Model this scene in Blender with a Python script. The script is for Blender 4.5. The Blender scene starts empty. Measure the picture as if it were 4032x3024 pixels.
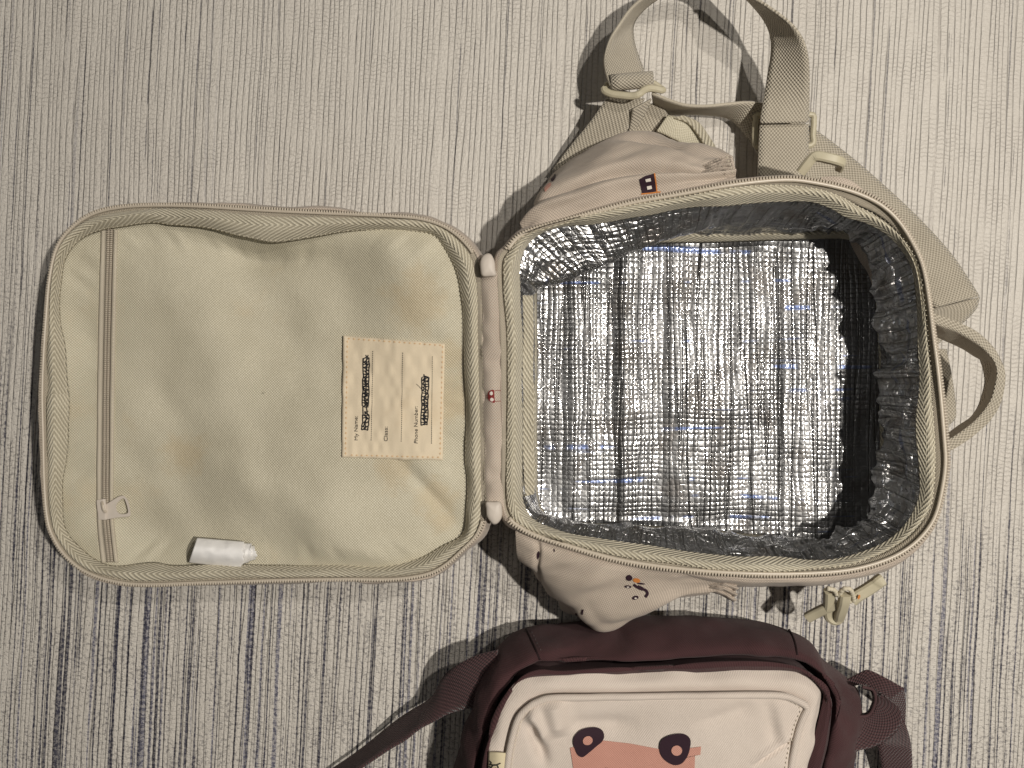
import bpy, bmesh, math, random
import numpy as np
from mathutils import Vector
from mathutils.bvhtree import BVHTree

# ------------------------------------------------------------------ camera, light
S = 0.000139          # metres per photo pixel on the table
D = 0.47              # camera height above the table
sc = bpy.context.scene
C = sc.collection
cam = bpy.data.cameras.new('camera'); cam.sensor_width = 36; cam.lens = 36 * D / (4032 * S)
cam.clip_start = 0.01; cam.clip_end = 50
co = bpy.data.objects.new('camera', cam); co.location = (0, 0, D); C.objects.link(co); sc.camera = co
w = bpy.data.worlds.new('World'); sc.world = w; w.use_nodes = True
w.node_tree.nodes['Background'].inputs[0].default_value = (1.0, 0.97, 0.93, 1)
w.node_tree.nodes['Background'].inputs[1].default_value = 0.030
def lamp(name, loc, power, size, col):
    l = bpy.data.lights.new(name, 'AREA'); l.shape = 'DISK'; l.size = size; l.energy = power; l.color = col
    o = bpy.data.objects.new(name, l); o.location = loc; C.objects.link(o)
    o.rotation_euler = (Vector((0.05, 0, 0)) - Vector(loc)).to_track_quat('-Z', 'Y').to_euler()
    return o
lamp('ceiling_spot', (0.43, 0.02, 1.05), 9.1, 0.030, (1.0, 0.935, 0.845))
lamp('ceiling_spot', (0.46, 0.34, 1.05), 2.8, 0.030, (1.0, 0.935, 0.845))
lamp('ceiling_glow', (-0.25, 0.55, 2.3), 0.9, 1.2, (1.0, 0.95, 0.88))
lamp('glint_fill', (-1.3, 0.3, 1.05), 0.30, 0.06, (0.95, 0.97, 1.0))  # this and the next two: added unseen lights that make the foil walls glint
lamp('glint_fill', (-0.7, -1.2, 1.3), 0.30, 0.06, (1.0, 0.94, 0.86))
lamp('glint_fill', (-0.55, 0.05, 1.5), 0.22, 0.06, (1.0, 0.95, 0.88))
sc.view_settings.view_transform = 'Standard'; sc.view_settings.look = 'None'
sc.view_settings.gamma = 1; sc.view_settings.exposure = 0.0
sc.cycles.use_denoising = True
sc.cycles.max_bounces = 8

# ------------------------------------------------------------------ numeric helpers
rng = np.random.RandomState(7)
_perm = rng.permutation(512); _perm = np.concatenate([_perm, _perm])
_val = rng.uniform(-1, 1, 512)
def vn(x, y, z=0.0):
    x, y, z = np.broadcast_arrays(np.asarray(x, float), np.asarray(y, float), np.asarray(z, float))
    xi, yi, zi = np.floor(x).astype(int), np.floor(y).astype(int), np.floor(z).astype(int)
    f = lambda t: t * t * t * (t * (t * 6 - 15) + 10)
    u, v, q = f(x - xi), f(y - yi), f(z - zi)
    def h(a, b, c): return _val[_perm[(_perm[(_perm[a & 511] + b) & 511] + c) & 511] & 511]
    l = lambda a, b, t: a + (b - a) * t
    return l(l(l(h(xi, yi, zi), h(xi+1, yi, zi), u), l(h(xi, yi+1, zi), h(xi+1, yi+1, zi), u), v),
             l(l(h(xi, yi, zi+1), h(xi+1, yi, zi+1), u), l(h(xi, yi+1, zi+1), h(xi+1, yi+1, zi+1), u), v), q)
def fbm(x, y, z=0.0, o=3):
    r = 0; a = 1; s = 1
    for i in range(o):
        r = r + a * vn(np.asarray(x) * s + 17.3 * i, np.asarray(y) * s + 5.1 * i, np.asarray(z) * s + 3.7 * i); a *= 0.5; s *= 2.03
    return r
def P(px, py, z):
    k = (D - z) / D
    return ((px - 2016) * S * k, (1512 - py) * S * k, z)
def PA(pts):
    a = np.array(pts, float)
    k = (D - a[:, 2]) / D
    return np.stack([(a[:, 0] - 2016) * S * k, (1512 - a[:, 1]) * S * k, a[:, 2]], 1)
def topx(v): return (v[0]/(S*(D-v[2])/D) + 2016, 1512 - v[1]/(S*(D-v[2])/D))
def cr(pts, n, closed=False):
    """Catmull-Rom through the points, n points evenly spaced along it"""
    p = np.asarray(pts, float); m = len(p)
    if closed: q = np.concatenate([p[-1:], p, p[:2]])
    else: q = np.concatenate([2 * p[:1] - p[1:2], p, 2 * p[-1:] - p[-2:-1]])
    seg = m if closed else m - 1
    t = np.linspace(0, 1, 24, endpoint=False)[:, None]
    out = []
    for i in range(seg):
        a, b, c, d = q[i], q[i+1], q[i+2], q[i+3]
        out.append(0.5 * (2*b + (c-a)*t + (2*a-5*b+4*c-d)*t*t + (3*b-a-3*c+d)*t**3))
    out.append(p[:1] if closed else p[-1:])
    o = np.concatenate(out)
    L = np.concatenate([[0], np.cumsum(np.linalg.norm(np.diff(o, axis=0), axis=1))])
    ss = np.linspace(0, L[-1], n + 1)[:-1] if closed else np.linspace(0, L[-1], n)
    return np.stack([np.interp(ss, L, o[:, k]) for k in range(o.shape[1])], 1)
def angles(pts, c, n):
    d = cr(pts, n, True)
    return np.unwrap(np.arctan2(d[:, 1] - c[1], d[:, 0] - c[0]))
def ang_loop(pts, c, th):
    d = cr(pts, 1500, True)
    a = np.arctan2(d[:, 1] - c[1], d[:, 0] - c[0])
    i = np.argsort(a); a = a[i]; d = d[i]
    a = np.concatenate([a - 2*np.pi, a, a + 2*np.pi]); d = np.concatenate([d, d, d])
    tt = (th + np.pi) % (2*np.pi) - np.pi
    return np.stack([np.interp(tt, a, d[:, k]) for k in range(3)], 1)
def rows(curves, m, smooth=True):
    """curves (K,N,3) -> ((K-1)*m+1, N, 3), interpolated across"""
    q = np.array(curves, float)
    if smooth and len(q) > 2: e = np.concatenate([2*q[:1]-q[1:2], q, 2*q[-1:]-q[-2:-1]])
    out = []
    for i in range(len(q) - 1):
        for j in range(m):
            t = j / m
            if smooth and len(q) > 2:
                a, b, c, d = e[i], e[i+1], e[i+2], e[i+3]
                out.append(0.5 * (2*b + (c-a)*t + (2*a-5*b+4*c-d)*t*t + (3*b-a-3*c+d)*t**3))
            else: out.append(q[i] * (1-t) + q[i+1] * t)
    out.append(q[-1])
    return np.array(out)
def normals(G, closed):
    if closed: du = np.roll(G, -1, 1) - np.roll(G, 1, 1)
    else: du = np.gradient(G, axis=1)
    dv = np.gradient(G, axis=0)
    n = np.cross(du, dv); n /= (np.linalg.norm(n, axis=2, keepdims=True) + 1e-12)
    return n
def up(n):   # make normals point up on average
    return n if n[..., 2].mean() > 0 else -n
def faces_grid(M, N, closed):
    i = np.arange(M - 1)[:, None] * N; j = np.arange(N if closed else N - 1)[None, :]
    j2 = (j + 1) % N
    return np.stack([i + j, i + j2, i + N + j2, i + N + j], -1).reshape(-1, 4)
def uv_corners(G):
    """per face corner uv for a grid closed in u, so that no texture is squeezed into the last column"""
    M, N = G.shape[:2]
    uv = uv_grid(np.concatenate([G, G[:, :1]], 1), False)
    i = np.arange(M - 1)[:, None]; j = np.arange(N)[None, :]
    q = np.stack([uv[i, j], uv[i, j+1], uv[i+1, j+1], uv[i+1, j]], 2)
    return q.reshape(-1, 4, 2)
def uv_grid(G, closed):
    M, N = G.shape[:2]
    mid = G[M // 2]
    u = np.concatenate([[0], np.cumsum(np.linalg.norm(np.diff(mid, axis=0), axis=1))])
    v = np.zeros((M, N)); v[1:] = np.cumsum(np.linalg.norm(np.diff(G, axis=0), axis=2), axis=0)
    return np.stack([np.broadcast_to(u, (M, N)), v], -1)

# ------------------------------------------------------------------ object helpers
def tag(o, label=None, cat=None, group=None, kind=None):
    for k, v in (('label', label), ('category', cat), ('group', group), ('kind', kind)):
        if v: o[k] = v
    return o
def thing(name, loc, label, cat):
    o = bpy.data.objects.new(name, None); o.location = loc; o.empty_display_size = 0.02; C.objects.link(o)
    return tag(o, label, cat)
def wloc(o):
    l = Vector(o.location); p = o.parent
    while p: l = l + Vector(p.location); p = p.parent
    return l
def obj(name, verts, faces, mat, parent=None, uv=None, smooth=True, thick=0, kind=None, label=None, sub=0):
    verts = np.asarray(verts, float).reshape(-1, 3)
    c = (verts.min(0) + verts.max(0)) / 2
    me = bpy.data.meshes.new(name)
    me.from_pydata((verts - c).tolist(), [], [list(map(int, f)) for f in faces])
    me.update()
    if uv is None: uv = verts[:, :2]
    lay = me.uv_layers.new(name='UVMap')
    if np.ndim(uv) == 3 and len(uv) == len(faces) and np.shape(uv)[1:] == (4, 2):
        lay.data.foreach_set('uv', np.asarray(uv).astype(np.float32).ravel())
    else:
        uv = np.asarray(uv, float).reshape(-1, 2)
        idx = np.zeros(len(me.loops), int); me.loops.foreach_get('vertex_index', idx)
        lay.data.foreach_set('uv', uv[idx].astype(np.float32).ravel())
    me.polygons.foreach_set('use_smooth', [smooth] * len(me.polygons))
    me.materials.append(mat)
    o = bpy.data.objects.new(name, me); C.objects.link(o)
    o.parent = parent
    o.location = Vector(c) - (wloc(parent) if parent else Vector((0, 0, 0)))
    if thick:
        m = o.modifiers.new('thickness', 'SOLIDIFY'); m.thickness = thick; m.offset = -1
    if sub:
        m = o.modifiers.new('smooth', 'SUBSURF'); m.levels = sub; m.render_levels = sub
    return tag(o, label=label, kind=kind)
def grid_obj(name, G, mat, parent, closed=False, planar=False, thick=0.0008, **kw):
    M, N = G.shape[:2]
    n = normals(G, closed)
    f = faces_grid(M, N, closed)
    uv = G[..., :2] if planar else (uv_corners(G) if closed else uv_grid(G, closed))
    if n[..., 2].mean() < 0:
        f = f[:, ::-1]
        if closed and not planar: uv = uv[:, ::-1]
    return obj(name, G, f, mat, parent, uv=uv, thick=thick, **kw)
def bvh_grid(G, closed):
    M, N = G.shape[:2]
    return BVHTree.FromPolygons([Vector(v) for v in G.reshape(-1, 3)], faces_grid(M, N, closed).tolist())
def on(b, px, py, off=0.0003, z0=0.05):
    """point of surface b seen at photo pixel (px,py), lifted by off"""
    o = Vector((0, 0, D)); d = (Vector(P(px, py, 0)) - o).normalized()
    h, n, i, dist = b.ray_cast(o, d)
    if h is None:
        return P(px, py, z0)
    if n.z < 0: n = -n
    return tuple(h + n * off)
def decal(name, poly, b, mat, parent, n=40, rings=6, off=0.0004, z0=0.05, smooth=True, closed_cr=True):
    p = np.array(poly, float)
    p = cr(p, n, True) if closed_cr else np.concatenate([np.linspace(p[i], p[(i+1) % len(p)], max(2, n // len(p)), endpoint=False) for i in range(len(p))])
    c = p.mean(0); n = len(p)
    v = [on(b, *(c + (q - c) * (1 - k / rings)), off, z0) for k in range(rings) for q in p] + [on(b, *c, off, z0)]
    f = []
    for k in range(rings - 1):
        for j in range(n):
            f.append((k*n + j, k*n + (j+1) % n, (k+1)*n + (j+1) % n, (k+1)*n + j))
    for j in range(n): f.append(((rings-1)*n + j, (rings-1)*n + (j+1) % n, rings*n))
    f = [x[::-1] for x in f]
    return obj(name, v, f, mat, parent, smooth=smooth)
def strokes(name, lines, wpx, b, mat, parent, off=0.0004, z0=0.05, step=5):
    """ink lines (lists of photo pixels) laid on a surface"""
    V, F = [], []
    for L in lines:
        L = np.array(L, float)
        n = max(2, int(np.linalg.norm(np.diff(L, axis=0), axis=1).sum() / step) + 1)
        q = cr(L, n) if len(L) > 2 else np.linspace(L[0], L[1], n)
        t = np.gradient(q, axis=0); t /= np.linalg.norm(t, axis=1, keepdims=True) + 1e-9
        nn = np.stack([-t[:, 1], t[:, 0]], 1) * wpx / 2
        k = len(V)
        for a, d in zip(q, nn):
            V.append(on(b, *(a + d), off, z0)); V.append(on(b, *(a - d), off, z0))
        for i in range(n - 1): F.append((k+2*i, k+2*i+1, k+2*i+3, k+2*i+2))
    return obj(name, V, F, mat, parent, smooth=False)
def tube_pts(path, r, seg=8, closed=False, cap=True, flat=1.0):
    p = np.asarray(path, float); n = len(p)
    t = (np.roll(p, -1, 0) - np.roll(p, 1, 0)) if closed else np.gradient(p, axis=0)
    t /= np.linalg.norm(t, axis=1, keepdims=True) + 1e-12
    ref = np.array([0, 0, 1.0]); a = np.cross(t, ref); a /= np.linalg.norm(a, axis=1, keepdims=True) + 1e-9
    b = np.cross(a, t)
    r = np.broadcast_to(np.asarray(r, float), (n,))
    V = []
    for k in range(seg):
        an = 2 * math.pi * k / seg
        V.append(p + (a * math.cos(an) + b * math.sin(an) * flat) * r[:, None])
    V = np.stack(V, 1)                       # n, seg, 3
    F = []
    for i in range(n if closed else n - 1):
        i2 = (i + 1) % n
        for k in range(seg):
            k2 = (k + 1) % seg
            F.append((i*seg + k, i2*seg + k, i2*seg + k2, i*seg + k2))
    if cap and not closed:
        F.append(tuple(range(seg))[::1]); F.append(tuple((n-1)*seg + k for k in range(seg))[::-1])
    return V.reshape(-1, 3), F
def tube(name, path, r, mat, parent, seg=8, closed=False, flat=1.0, **kw):
    V, F = tube_pts(path, r, seg, closed, True, flat)
    n = len(path); u = np.concatenate([[0], np.cumsum(np.linalg.norm(np.diff(path, axis=0), axis=1))])
    uv = np.stack([np.repeat(u, seg), np.tile(np.arange(seg) / seg * 2*math.pi*np.mean(r), n)], 1)
    return obj(name, V, F, mat, parent, uv=uv, **kw)
def beads(name, path, closed, mat, parent, pitch=0.0013, rl=0.00050, rw=0.0009, rh=0.0006, zoff=0, lat=0.0):
    """zip teeth along a path: one small rounded block each, joined"""
    p = np.asarray(path, float)
    q = np.concatenate([p, p[:1]]) if closed else p
    L = np.concatenate([[0], np.cumsum(np.linalg.norm(np.diff(q, axis=0), axis=1))])
    n = int(L[-1] / pitch); s = np.linspace(0, L[-1], n, endpoint=False)
    c = np.stack([np.interp(s, L, q[:, k]) for k in range(3)], 1)
    t = np.stack([np.interp(s + 1e-3, L, q[:, k]) for k in range(3)], 1) - c
    t /= np.linalg.norm(t, axis=1, keepdims=True) + 1e-9
    a = np.cross(t, [0, 0, 1.0]); a /= np.linalg.norm(a, axis=1, keepdims=True) + 1e-9
    b = np.cross(a, t)
    c = c + a * lat; c[:, 2] += zoff
    V, F = [], []
    base = [(-1, -1, -.7), (1, -1, -.7), (1, 1, -.7), (-1, 1, -.7), (-.6, -.7, .7), (.6, -.7, .7), (.6, .7, .7), (-.6, .7, .7)]
    for i in range(n):
        k = len(V)
        for (x, y, z) in base: V.append(c[i] + t[i]*x*rl + a[i]*y*rw + b[i]*z*rh)
        for f in ((0,3,2,1), (4,5,6,7), (0,1,5,4), (1,2,6,5), (2,3,7,6), (3,0,4,7)): F.append([k + j for j in f])
    return obj(name, V, F, mat, parent, smooth=True, kind='stuff')
def stitches(name, line, b, mat, parent, length=9, gap=5, wpx=4.5, off=0.0003, z0=0.05, closed=False):
    """sewn thread: short raised dashes along a pixel line on surface b"""
    q = np.array(line, float)
    if closed: q = np.concatenate([q, q[:1]])
    L = np.concatenate([[0], np.cumsum(np.linalg.norm(np.diff(q, axis=0), axis=1))])
    V, F = [], []
    s = 0
    while s + length < L[-1]:
        A = np.array([np.interp(s, L, q[:, k]) for k in range(2)]); B = np.array([np.interp(s + length, L, q[:, k]) for k in range(2)])
        d = (B - A) / (np.linalg.norm(B - A) + 1e-9); nn = np.array([-d[1], d[0]]) * wpx / 2
        k = len(V)
        M = (A + B) / 2
        for (pt, o) in ((A, 0), (M + nn, off), (M - nn, off), (B, 0), (M, off * 2.4)): V.append(on(b, *pt, o, z0))
        F += [(k, k+1, k+4), (k, k+4, k+2), (k+3, k+4, k+1), (k+3, k+2, k+4)]
        s += length + gap
    return obj(name, V, F, mat, parent, smooth=True, kind='stuff')
def ribbon(name, e1, e2, zc, mat, parent, W=None, sgn=1, n=80, m=8, thick=0.0013, conv=None, wob=0.0003, **kw):
    """webbing between two photo-pixel edges; where it looks narrower than W it stands on edge"""
    if conv: e1 = [conv(*q) for q in e1]; e2 = [conv(*q) for q in e2]
    a = cr(e1, n); b = cr(e2, n)
    zz = cr(np.array([[t, v] for t, v in zip(np.linspace(0, 1, len(zc)), zc)]), n)[:, 1] if len(zc) > 2 else np.linspace(zc[0], zc[-1], n)
    dz = np.zeros(n)
    if W:
        ap = np.linalg.norm(a - b, axis=1) * S * (D - zz) / D
        dz = np.sqrt(np.clip(W*W - ap*ap, 0, None))
        k = np.ones(9) / 9; dz = np.convolve(np.pad(dz, 4, 'edge'), k, 'valid')
    sg = np.interp(np.linspace(0, 1, n), np.linspace(0, 1, len(sgn)), sgn) if hasattr(sgn, '__len__') else sgn
    A = PA(np.concatenate([a, np.clip(zz + sg*dz/2, 0.003, None)[:, None]], 1)); B = PA(np.concatenate([b, np.clip(zz - sg*dz/2, 0.003, None)[:, None]], 1))
    t = np.linspace(0, 1, m)[:, None, None]
    G = A[None] * (1-t) + B[None] * t
    G = G + normals(G, False) * (vn(G[..., 0]*60, G[..., 1]*60, G[..., 2]*60)*wob)[..., None]
    return grid_obj(name, G, mat, parent, thick=thick, **kw), G
def bar(name, pts, wd, ht, mat, parent, bev=0.0008, closed=False):
    """moulded plastic bar: rectangular section swept along 3-D points, edges rounded"""
    p = np.asarray(pts, float); n = len(p)
    t = (np.roll(p, -1, 0) - np.roll(p, 1, 0)) if closed else np.gradient(p, axis=0)
    t /= np.linalg.norm(t, axis=1, keepdims=True)
    a = np.cross(t, [0, 0, 1.0]); la = np.linalg.norm(a, axis=1, keepdims=True); a = np.where(la > 1e-3, a / (la + 1e-9), [1, 0, 0]); b = np.cross(a, t)
    h, v = wd/2, ht/2; e = min(bev, h*.6, v*.6)
    prof = [(h-e, v), (h, v-e), (h, -v+e), (h-e, -v), (-h+e, -v), (-h, -v+e), (-h, v-e), (-h+e, v)]
    V = np.stack([p + a*x + b*y for x, y in prof], 1); s = 8
    F = [(i*s+k, ((i+1) % n)*s+k, ((i+1) % n)*s+(k+1) % s, i*s+(k+1) % s) for i in range(n if closed else n-1) for k in range(s)]
    if not closed: F += [tuple(range(s)), tuple((n-1)*s+k for k in range(s))[::-1]]
    o = obj(name, V.reshape(-1, 3), F, mat, parent, smooth=False)
    bm = bmesh.new(); bm.from_mesh(o.data); bmesh.ops.recalc_face_normals(bm, faces=bm.faces); bm.to_mesh(o.data); bm.free()
    m = o.modifiers.new('round', 'BEVEL'); m.width = 0.0003; m.segments = 2
    return o

# ------------------------------------------------------------------ materials
class V:
    def __init__(s, nt, sk): s.nt = nt; s.s = sk
    def op(s, o, b=None, c=None):
        n = s.nt.nodes.new('ShaderNodeMath'); n.operation = o
        for i, x in enumerate((s, b, c)):
            if x is None: continue
            if isinstance(x, V): s.nt.links.new(x.s, n.inputs[i])
            else: n.inputs[i].default_value = x
        return V(s.nt, n.outputs[0])
    def __add__(s, b): return s.op('ADD', b)
    __radd__ = __add__
    def __sub__(s, b): return s.op('SUBTRACT', b)
    def __mul__(s, b): return s.op('MULTIPLY', b)
    __rmul__ = __mul__
    def sin(s): return s.op('SINE')
    def abs(s): return s.op('ABSOLUTE')
    def pow(s, p): return s.op('POWER', p)
    def max(s, b): return s.op('MAXIMUM', b)
    def min(s, b): return s.op('MINIMUM', b)
    def rng(s, a, b, c=0.0, d=1.0):
        n = s.nt.nodes.new('ShaderNodeMapRange'); n.interpolation_type = 'SMOOTHSTEP'
        s.nt.links.new(s.s, n.inputs[0])
        for i, x in enumerate((a, b, c, d)): n.inputs[i+1].default_value = x
        return V(s.nt, n.outputs[0])
class Mat:
    def __init__(s, name, rough=0.8, spec=0.3, sheen=0.0, metallic=0.0):
        m = bpy.data.materials.new(name); m.use_nodes = True; s.m = m; s.nt = m.node_tree
        s.b = s.nt.nodes['Principled BSDF']
        s.set('Roughness', rough); s.set('Specular IOR Level', spec); s.set('Metallic', metallic)
        if sheen: s.set('Sheen Weight', sheen); s.set('Sheen Roughness', 0.5)
        t = s.nt.nodes.new('ShaderNodeTexCoord')
        x = s.nt.nodes.new('ShaderNodeSeparateXYZ'); s.nt.links.new(t.outputs['UV'], x.inputs[0])
        s.uvs = t.outputs['UV']; s.u = V(s.nt, x.outputs[0]); s.v = V(s.nt, x.outputs[1])
    def set(s, k, v):
        if isinstance(v, V): s.nt.links.new(v.s, s.b.inputs[k])
        else: s.b.inputs[k].default_value = v
    def vec(s, x, y, z=0.0):
        n = s.nt.nodes.new('ShaderNodeCombineXYZ')
        for i, q in enumerate((x, y, z)):
            if isinstance(q, V): s.nt.links.new(q.s, n.inputs[i])
            else: n.inputs[i].default_value = q
        return n.outputs[0]
    def noise(s, x, y, detail=2.0, z=0.0, rough=0.5):
        n = s.nt.nodes.new('ShaderNodeTexNoise'); n.inputs['Scale'].default_value = 1.0; n.inputs['Detail'].default_value = detail
        n.inputs['Roughness'].default_value = rough
        s.nt.links.new(s.vec(x, y, z), n.inputs['Vector']); return V(s.nt, n.outputs[0])
    def mix(s, f, a, b):
        n = s.nt.nodes.new('ShaderNodeMix'); n.data_type = 'RGBA'
        for sk, x in ((n.inputs[0], f), (n.inputs[6], a), (n.inputs[7], b)):
            if isinstance(x, V): s.nt.links.new(x.s, sk)
            elif isinstance(x, (tuple, list)): sk.default_value = tuple(x) + (1,)
            else: sk.default_value = x
        return V(s.nt, n.outputs[2])
    def color(s, c):
        if isinstance(c, V): s.nt.links.new(c.s, s.b.inputs['Base Color'])
        else: s.b.inputs['Base Color'].default_value = tuple(c) + (1,)
    def bump(s, h, dist, strength=1.0):
        n = s.nt.nodes.new('ShaderNodeBump'); n.inputs['Distance'].default_value = dist; n.inputs['Strength'].default_value = strength
        s.nt.links.new(h.s, n.inputs['Height']); s.nt.links.new(n.outputs[0], s.b.inputs['Normal']); s.nt.links.new(n.outputs[0], s.b.inputs['Coat Normal'])
TAU = 2 * math.pi
def weave_mat(name, c1, c2, p=0.0012, q=None, rough=0.75, spec=0.25, sheen=0.15, bump=0.00022, stain=None, mott=0.12, twill=0.0, spots=False):
    m = Mat(name, rough, spec, sheen); q = q or p
    wx = m.noise(m.u*90, m.v*90, 2.0)
    a = ((m.u*(TAU/p) + wx*5.0 + m.v*(TAU/p*twill)).sin()) * ((m.v*(TAU/q) + wx*5.0).sin())
    hgt = a*0.5 + 0.5
    th = m.noise(m.u*2600, m.v*2600, 1.0)
    lo = m.noise(m.u*38, m.v*38, 4.0, 1.3)
    f = (hgt*0.80 + th*0.4 + (lo - 0.5)*(mott*6)).rng(0.15, 0.95)
    col = m.mix(f, c2, c1)
    if stain:
        st = (m.noise(m.u*22, m.v*22, 5.0, 7.7, 0.62)).rng(0.56, 0.74)
        col = m.mix(st*0.30, col, stain)
    if spots:          # spilled-food stains by the label and along the hinge side
        nz = m.noise(m.u*120, m.v*120, 4.0, 2.2, 0.6)
        tot = None
        for (px, py, r) in ((1650,1190,150),(1780,1560,130),(1720,1960,95),(720,1800,110),(1560,1850,90),(1745,2040,60),(1790,1400,80)):
            x0, y0, _ = P(px, py, 0.04)
            du_ = m.u - x0; dv_ = m.v - y0; dd = (du_*du_ + dv_*dv_).pow(0.5)
            q = (dd + (nz - 0.5)*(r*S*1.6)).rng(r*S, r*S*0.25)
            tot = q if tot is None else tot.max(q)
        col = m.mix(tot*0.28, col, (0.52, 0.37, 0.18))
    m.color(col); m.bump(hgt*0.8 + th*0.5 + m.noise(m.u*420, m.v*420, 3.0)*0.9, bump)
    return m
def tape_mat(name, c1, c2, width=0.010, p=0.0021, bump=0.0004):
    m = Mat(name, 0.75, 0.25, 0.15)
    wv = m.noise(m.u*120, m.v*120, 2.0)
    ch = (m.v - width*0.5 + (m.noise(m.u*30, 0.0, 1.0, 3.0) - 0.5)*0.003).abs()
    h = ((m.u + ch*1.7)*(TAU/p) + wv*3.0).sin()*0.5 + 0.5
    th = (m.v*(TAU/0.0008)).sin()*0.5 + 0.5
    lo = m.noise(m.u*45, m.v*45, 4.0)
    f = (h*0.75 + th*0.2 + (lo-0.5)*0.7).rng(0.1, 0.95)
    m.color(m.mix(f, c2, c1)); m.bump(h + th*0.25 + m.noise(m.u*1500, m.v*1500, 2.0)*0.5, bump)
    return m
def web_mat(name, c1, c2, p=0.0019, bump=0.0006):
    m = Mat(name, 0.7, 0.25, 0.2)
    a = (m.u*(TAU/p)).sin() * (m.v*(TAU/(p*0.9))).sin()
    h = a*0.5 + 0.5
    th = m.noise(m.u*2400, m.v*2400, 1.0)
    lo = m.noise(m.u*40, m.v*40, 3.0)
    f = (h*0.85 + th*0.3 + (lo-0.5)*0.5).rng(0.12, 0.95)
    m.color(m.mix(f, c2, c1)); m.bump(h + th*0.3, bump)
    return m
def plain_mat(name, c, rough=0.45, spec=0.4, var=0.12, fr=300, bump=0.00005):
    m = Mat(name, rough, spec)
    n = m.noise(m.u*fr, m.v*fr, 4.0)
    m.color(m.mix(n, tuple(x*(1-var) for x in c), tuple(min(1, x*(1+var)) for x in c)))
    m.bump(n, bump)
    return m

M = {}
M['lining'] = weave_mat('lining_fabric', (0.655, 0.61, 0.475), (0.41, 0.375, 0.275), 0.00135, 0.00135, 0.42, 0.45, 0.1, 0.00026, stain=(0.56, 0.44, 0.27), spots=True).m
M['outer'] = weave_mat('outer_fabric', (0.57, 0.49, 0.41), (0.34, 0.285, 0.235), 0.0014, 0.0014, 0.7, 0.25, 0.15, 0.0002).m
M['welt'] = weave_mat('welt_fabric', (0.60, 0.545, 0.44), (0.42, 0.375, 0.30), 0.0009, 0.0009, 0.7, 0.25, 0.1, 0.00015).m
M['tape'] = tape_mat('binding_tape', (0.68, 0.63, 0.50), (0.40, 0.36, 0.27), p=0.0031).m
M['ziptape'] = tape_mat('zip_tape', (0.52, 0.46, 0.37), (0.34, 0.30, 0.23), 0.004, 0.0013, 0.0002).m
M['teeth'] = plain_mat('zip_teeth', (0.54, 0.475, 0.385), 0.35, 0.5, 0.1).m
M['web'] = web_mat('webbing', (0.60, 0.545, 0.445), (0.30, 0.265, 0.205), 0.0020).m
M['plastic'] = plain_mat('beige_plastic', (0.50, 0.455, 0.33), 0.42, 0.45, 0.10, 120).m
M['cap'] = plain_mat('end_cap_vinyl', (0.60, 0.54, 0.475), 0.5, 0.4, 0.08, 200).m
M['paper'] = plain_mat('white_label', (0.88, 0.87, 0.86), 0.7, 0.3, 0.05, 250, 0.0002).m
M['thread'] = plain_mat('thread', (0.62, 0.565, 0.44), 0.7, 0.3, 0.15, 900).m
M['label'] = weave_mat('label_cotton', (0.78, 0.675, 0.51), (0.68, 0.575, 0.42), 0.0007, 0.0007, 0.8, 0.2, 0.1, 0.00008, stain=(0.62, 0.45, 0.26), mott=0.05).m
M['labelthread'] = plain_mat('label_thread', (0.66, 0.46, 0.27), 0.7, 0.3, 0.15, 900).m
M['ink'] = plain_mat('black_ink', (0.018, 0.018, 0.020), 0.7, 0.2, 0.3, 2500).m
M['plum'] = plain_mat('plum_print', (0.030, 0.014, 0.022), 0.75, 0.2, 0.25, 1500, 0.0001).m
M['red'] = plain_mat('red_print', (0.22, 0.03, 0.03), 0.75, 0.2, 0.2, 1500).m
M['orange'] = plain_mat('orange_print', (0.55, 0.20, 0.05), 0.75, 0.2, 0.25, 1500).m
M['white'] = plain_mat('white_print', (0.72, 0.66, 0.60), 0.75, 0.2, 0.1, 1500).m
M['salmon'] = weave_mat('salmon_print', (0.60, 0.32, 0.255), (0.46, 0.225, 0.175), 0.0011, 0.0011, 0.8, 0.2, 0.1, 0.00018).m
M['cream'] = weave_mat('cream_canvas', (0.74, 0.655, 0.585), (0.54, 0.47, 0.41), 0.0011, 0.0009, 0.8, 0.2, 0.15, 0.00022, twill=0.5).m
M['creamthread'] = plain_mat('cream_thread', (0.66, 0.59, 0.49), 0.7, 0.3, 0.15, 900).m
M['maroon'] = weave_mat('maroon_canvas', (0.082, 0.037, 0.039), (0.037, 0.016, 0.018), 0.0012, 0.0010, 0.8, 0.2, 0.08, 0.00024, twill=0.5).m
M['maroonweb'] = web_mat('maroon_webbing', (0.100, 0.048, 0.050), (0.026, 0.012, 0.014), 0.0020, 0.0007).m
M['dark'] = plain_mat('dark_seam', (0.020, 0.011, 0.012), 0.8, 0.2, 0.2).m
M['tagcloth'] = plain_mat('woven_tag', (0.66, 0.58, 0.40), 0.8, 0.2, 0.08, 900).m

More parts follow.
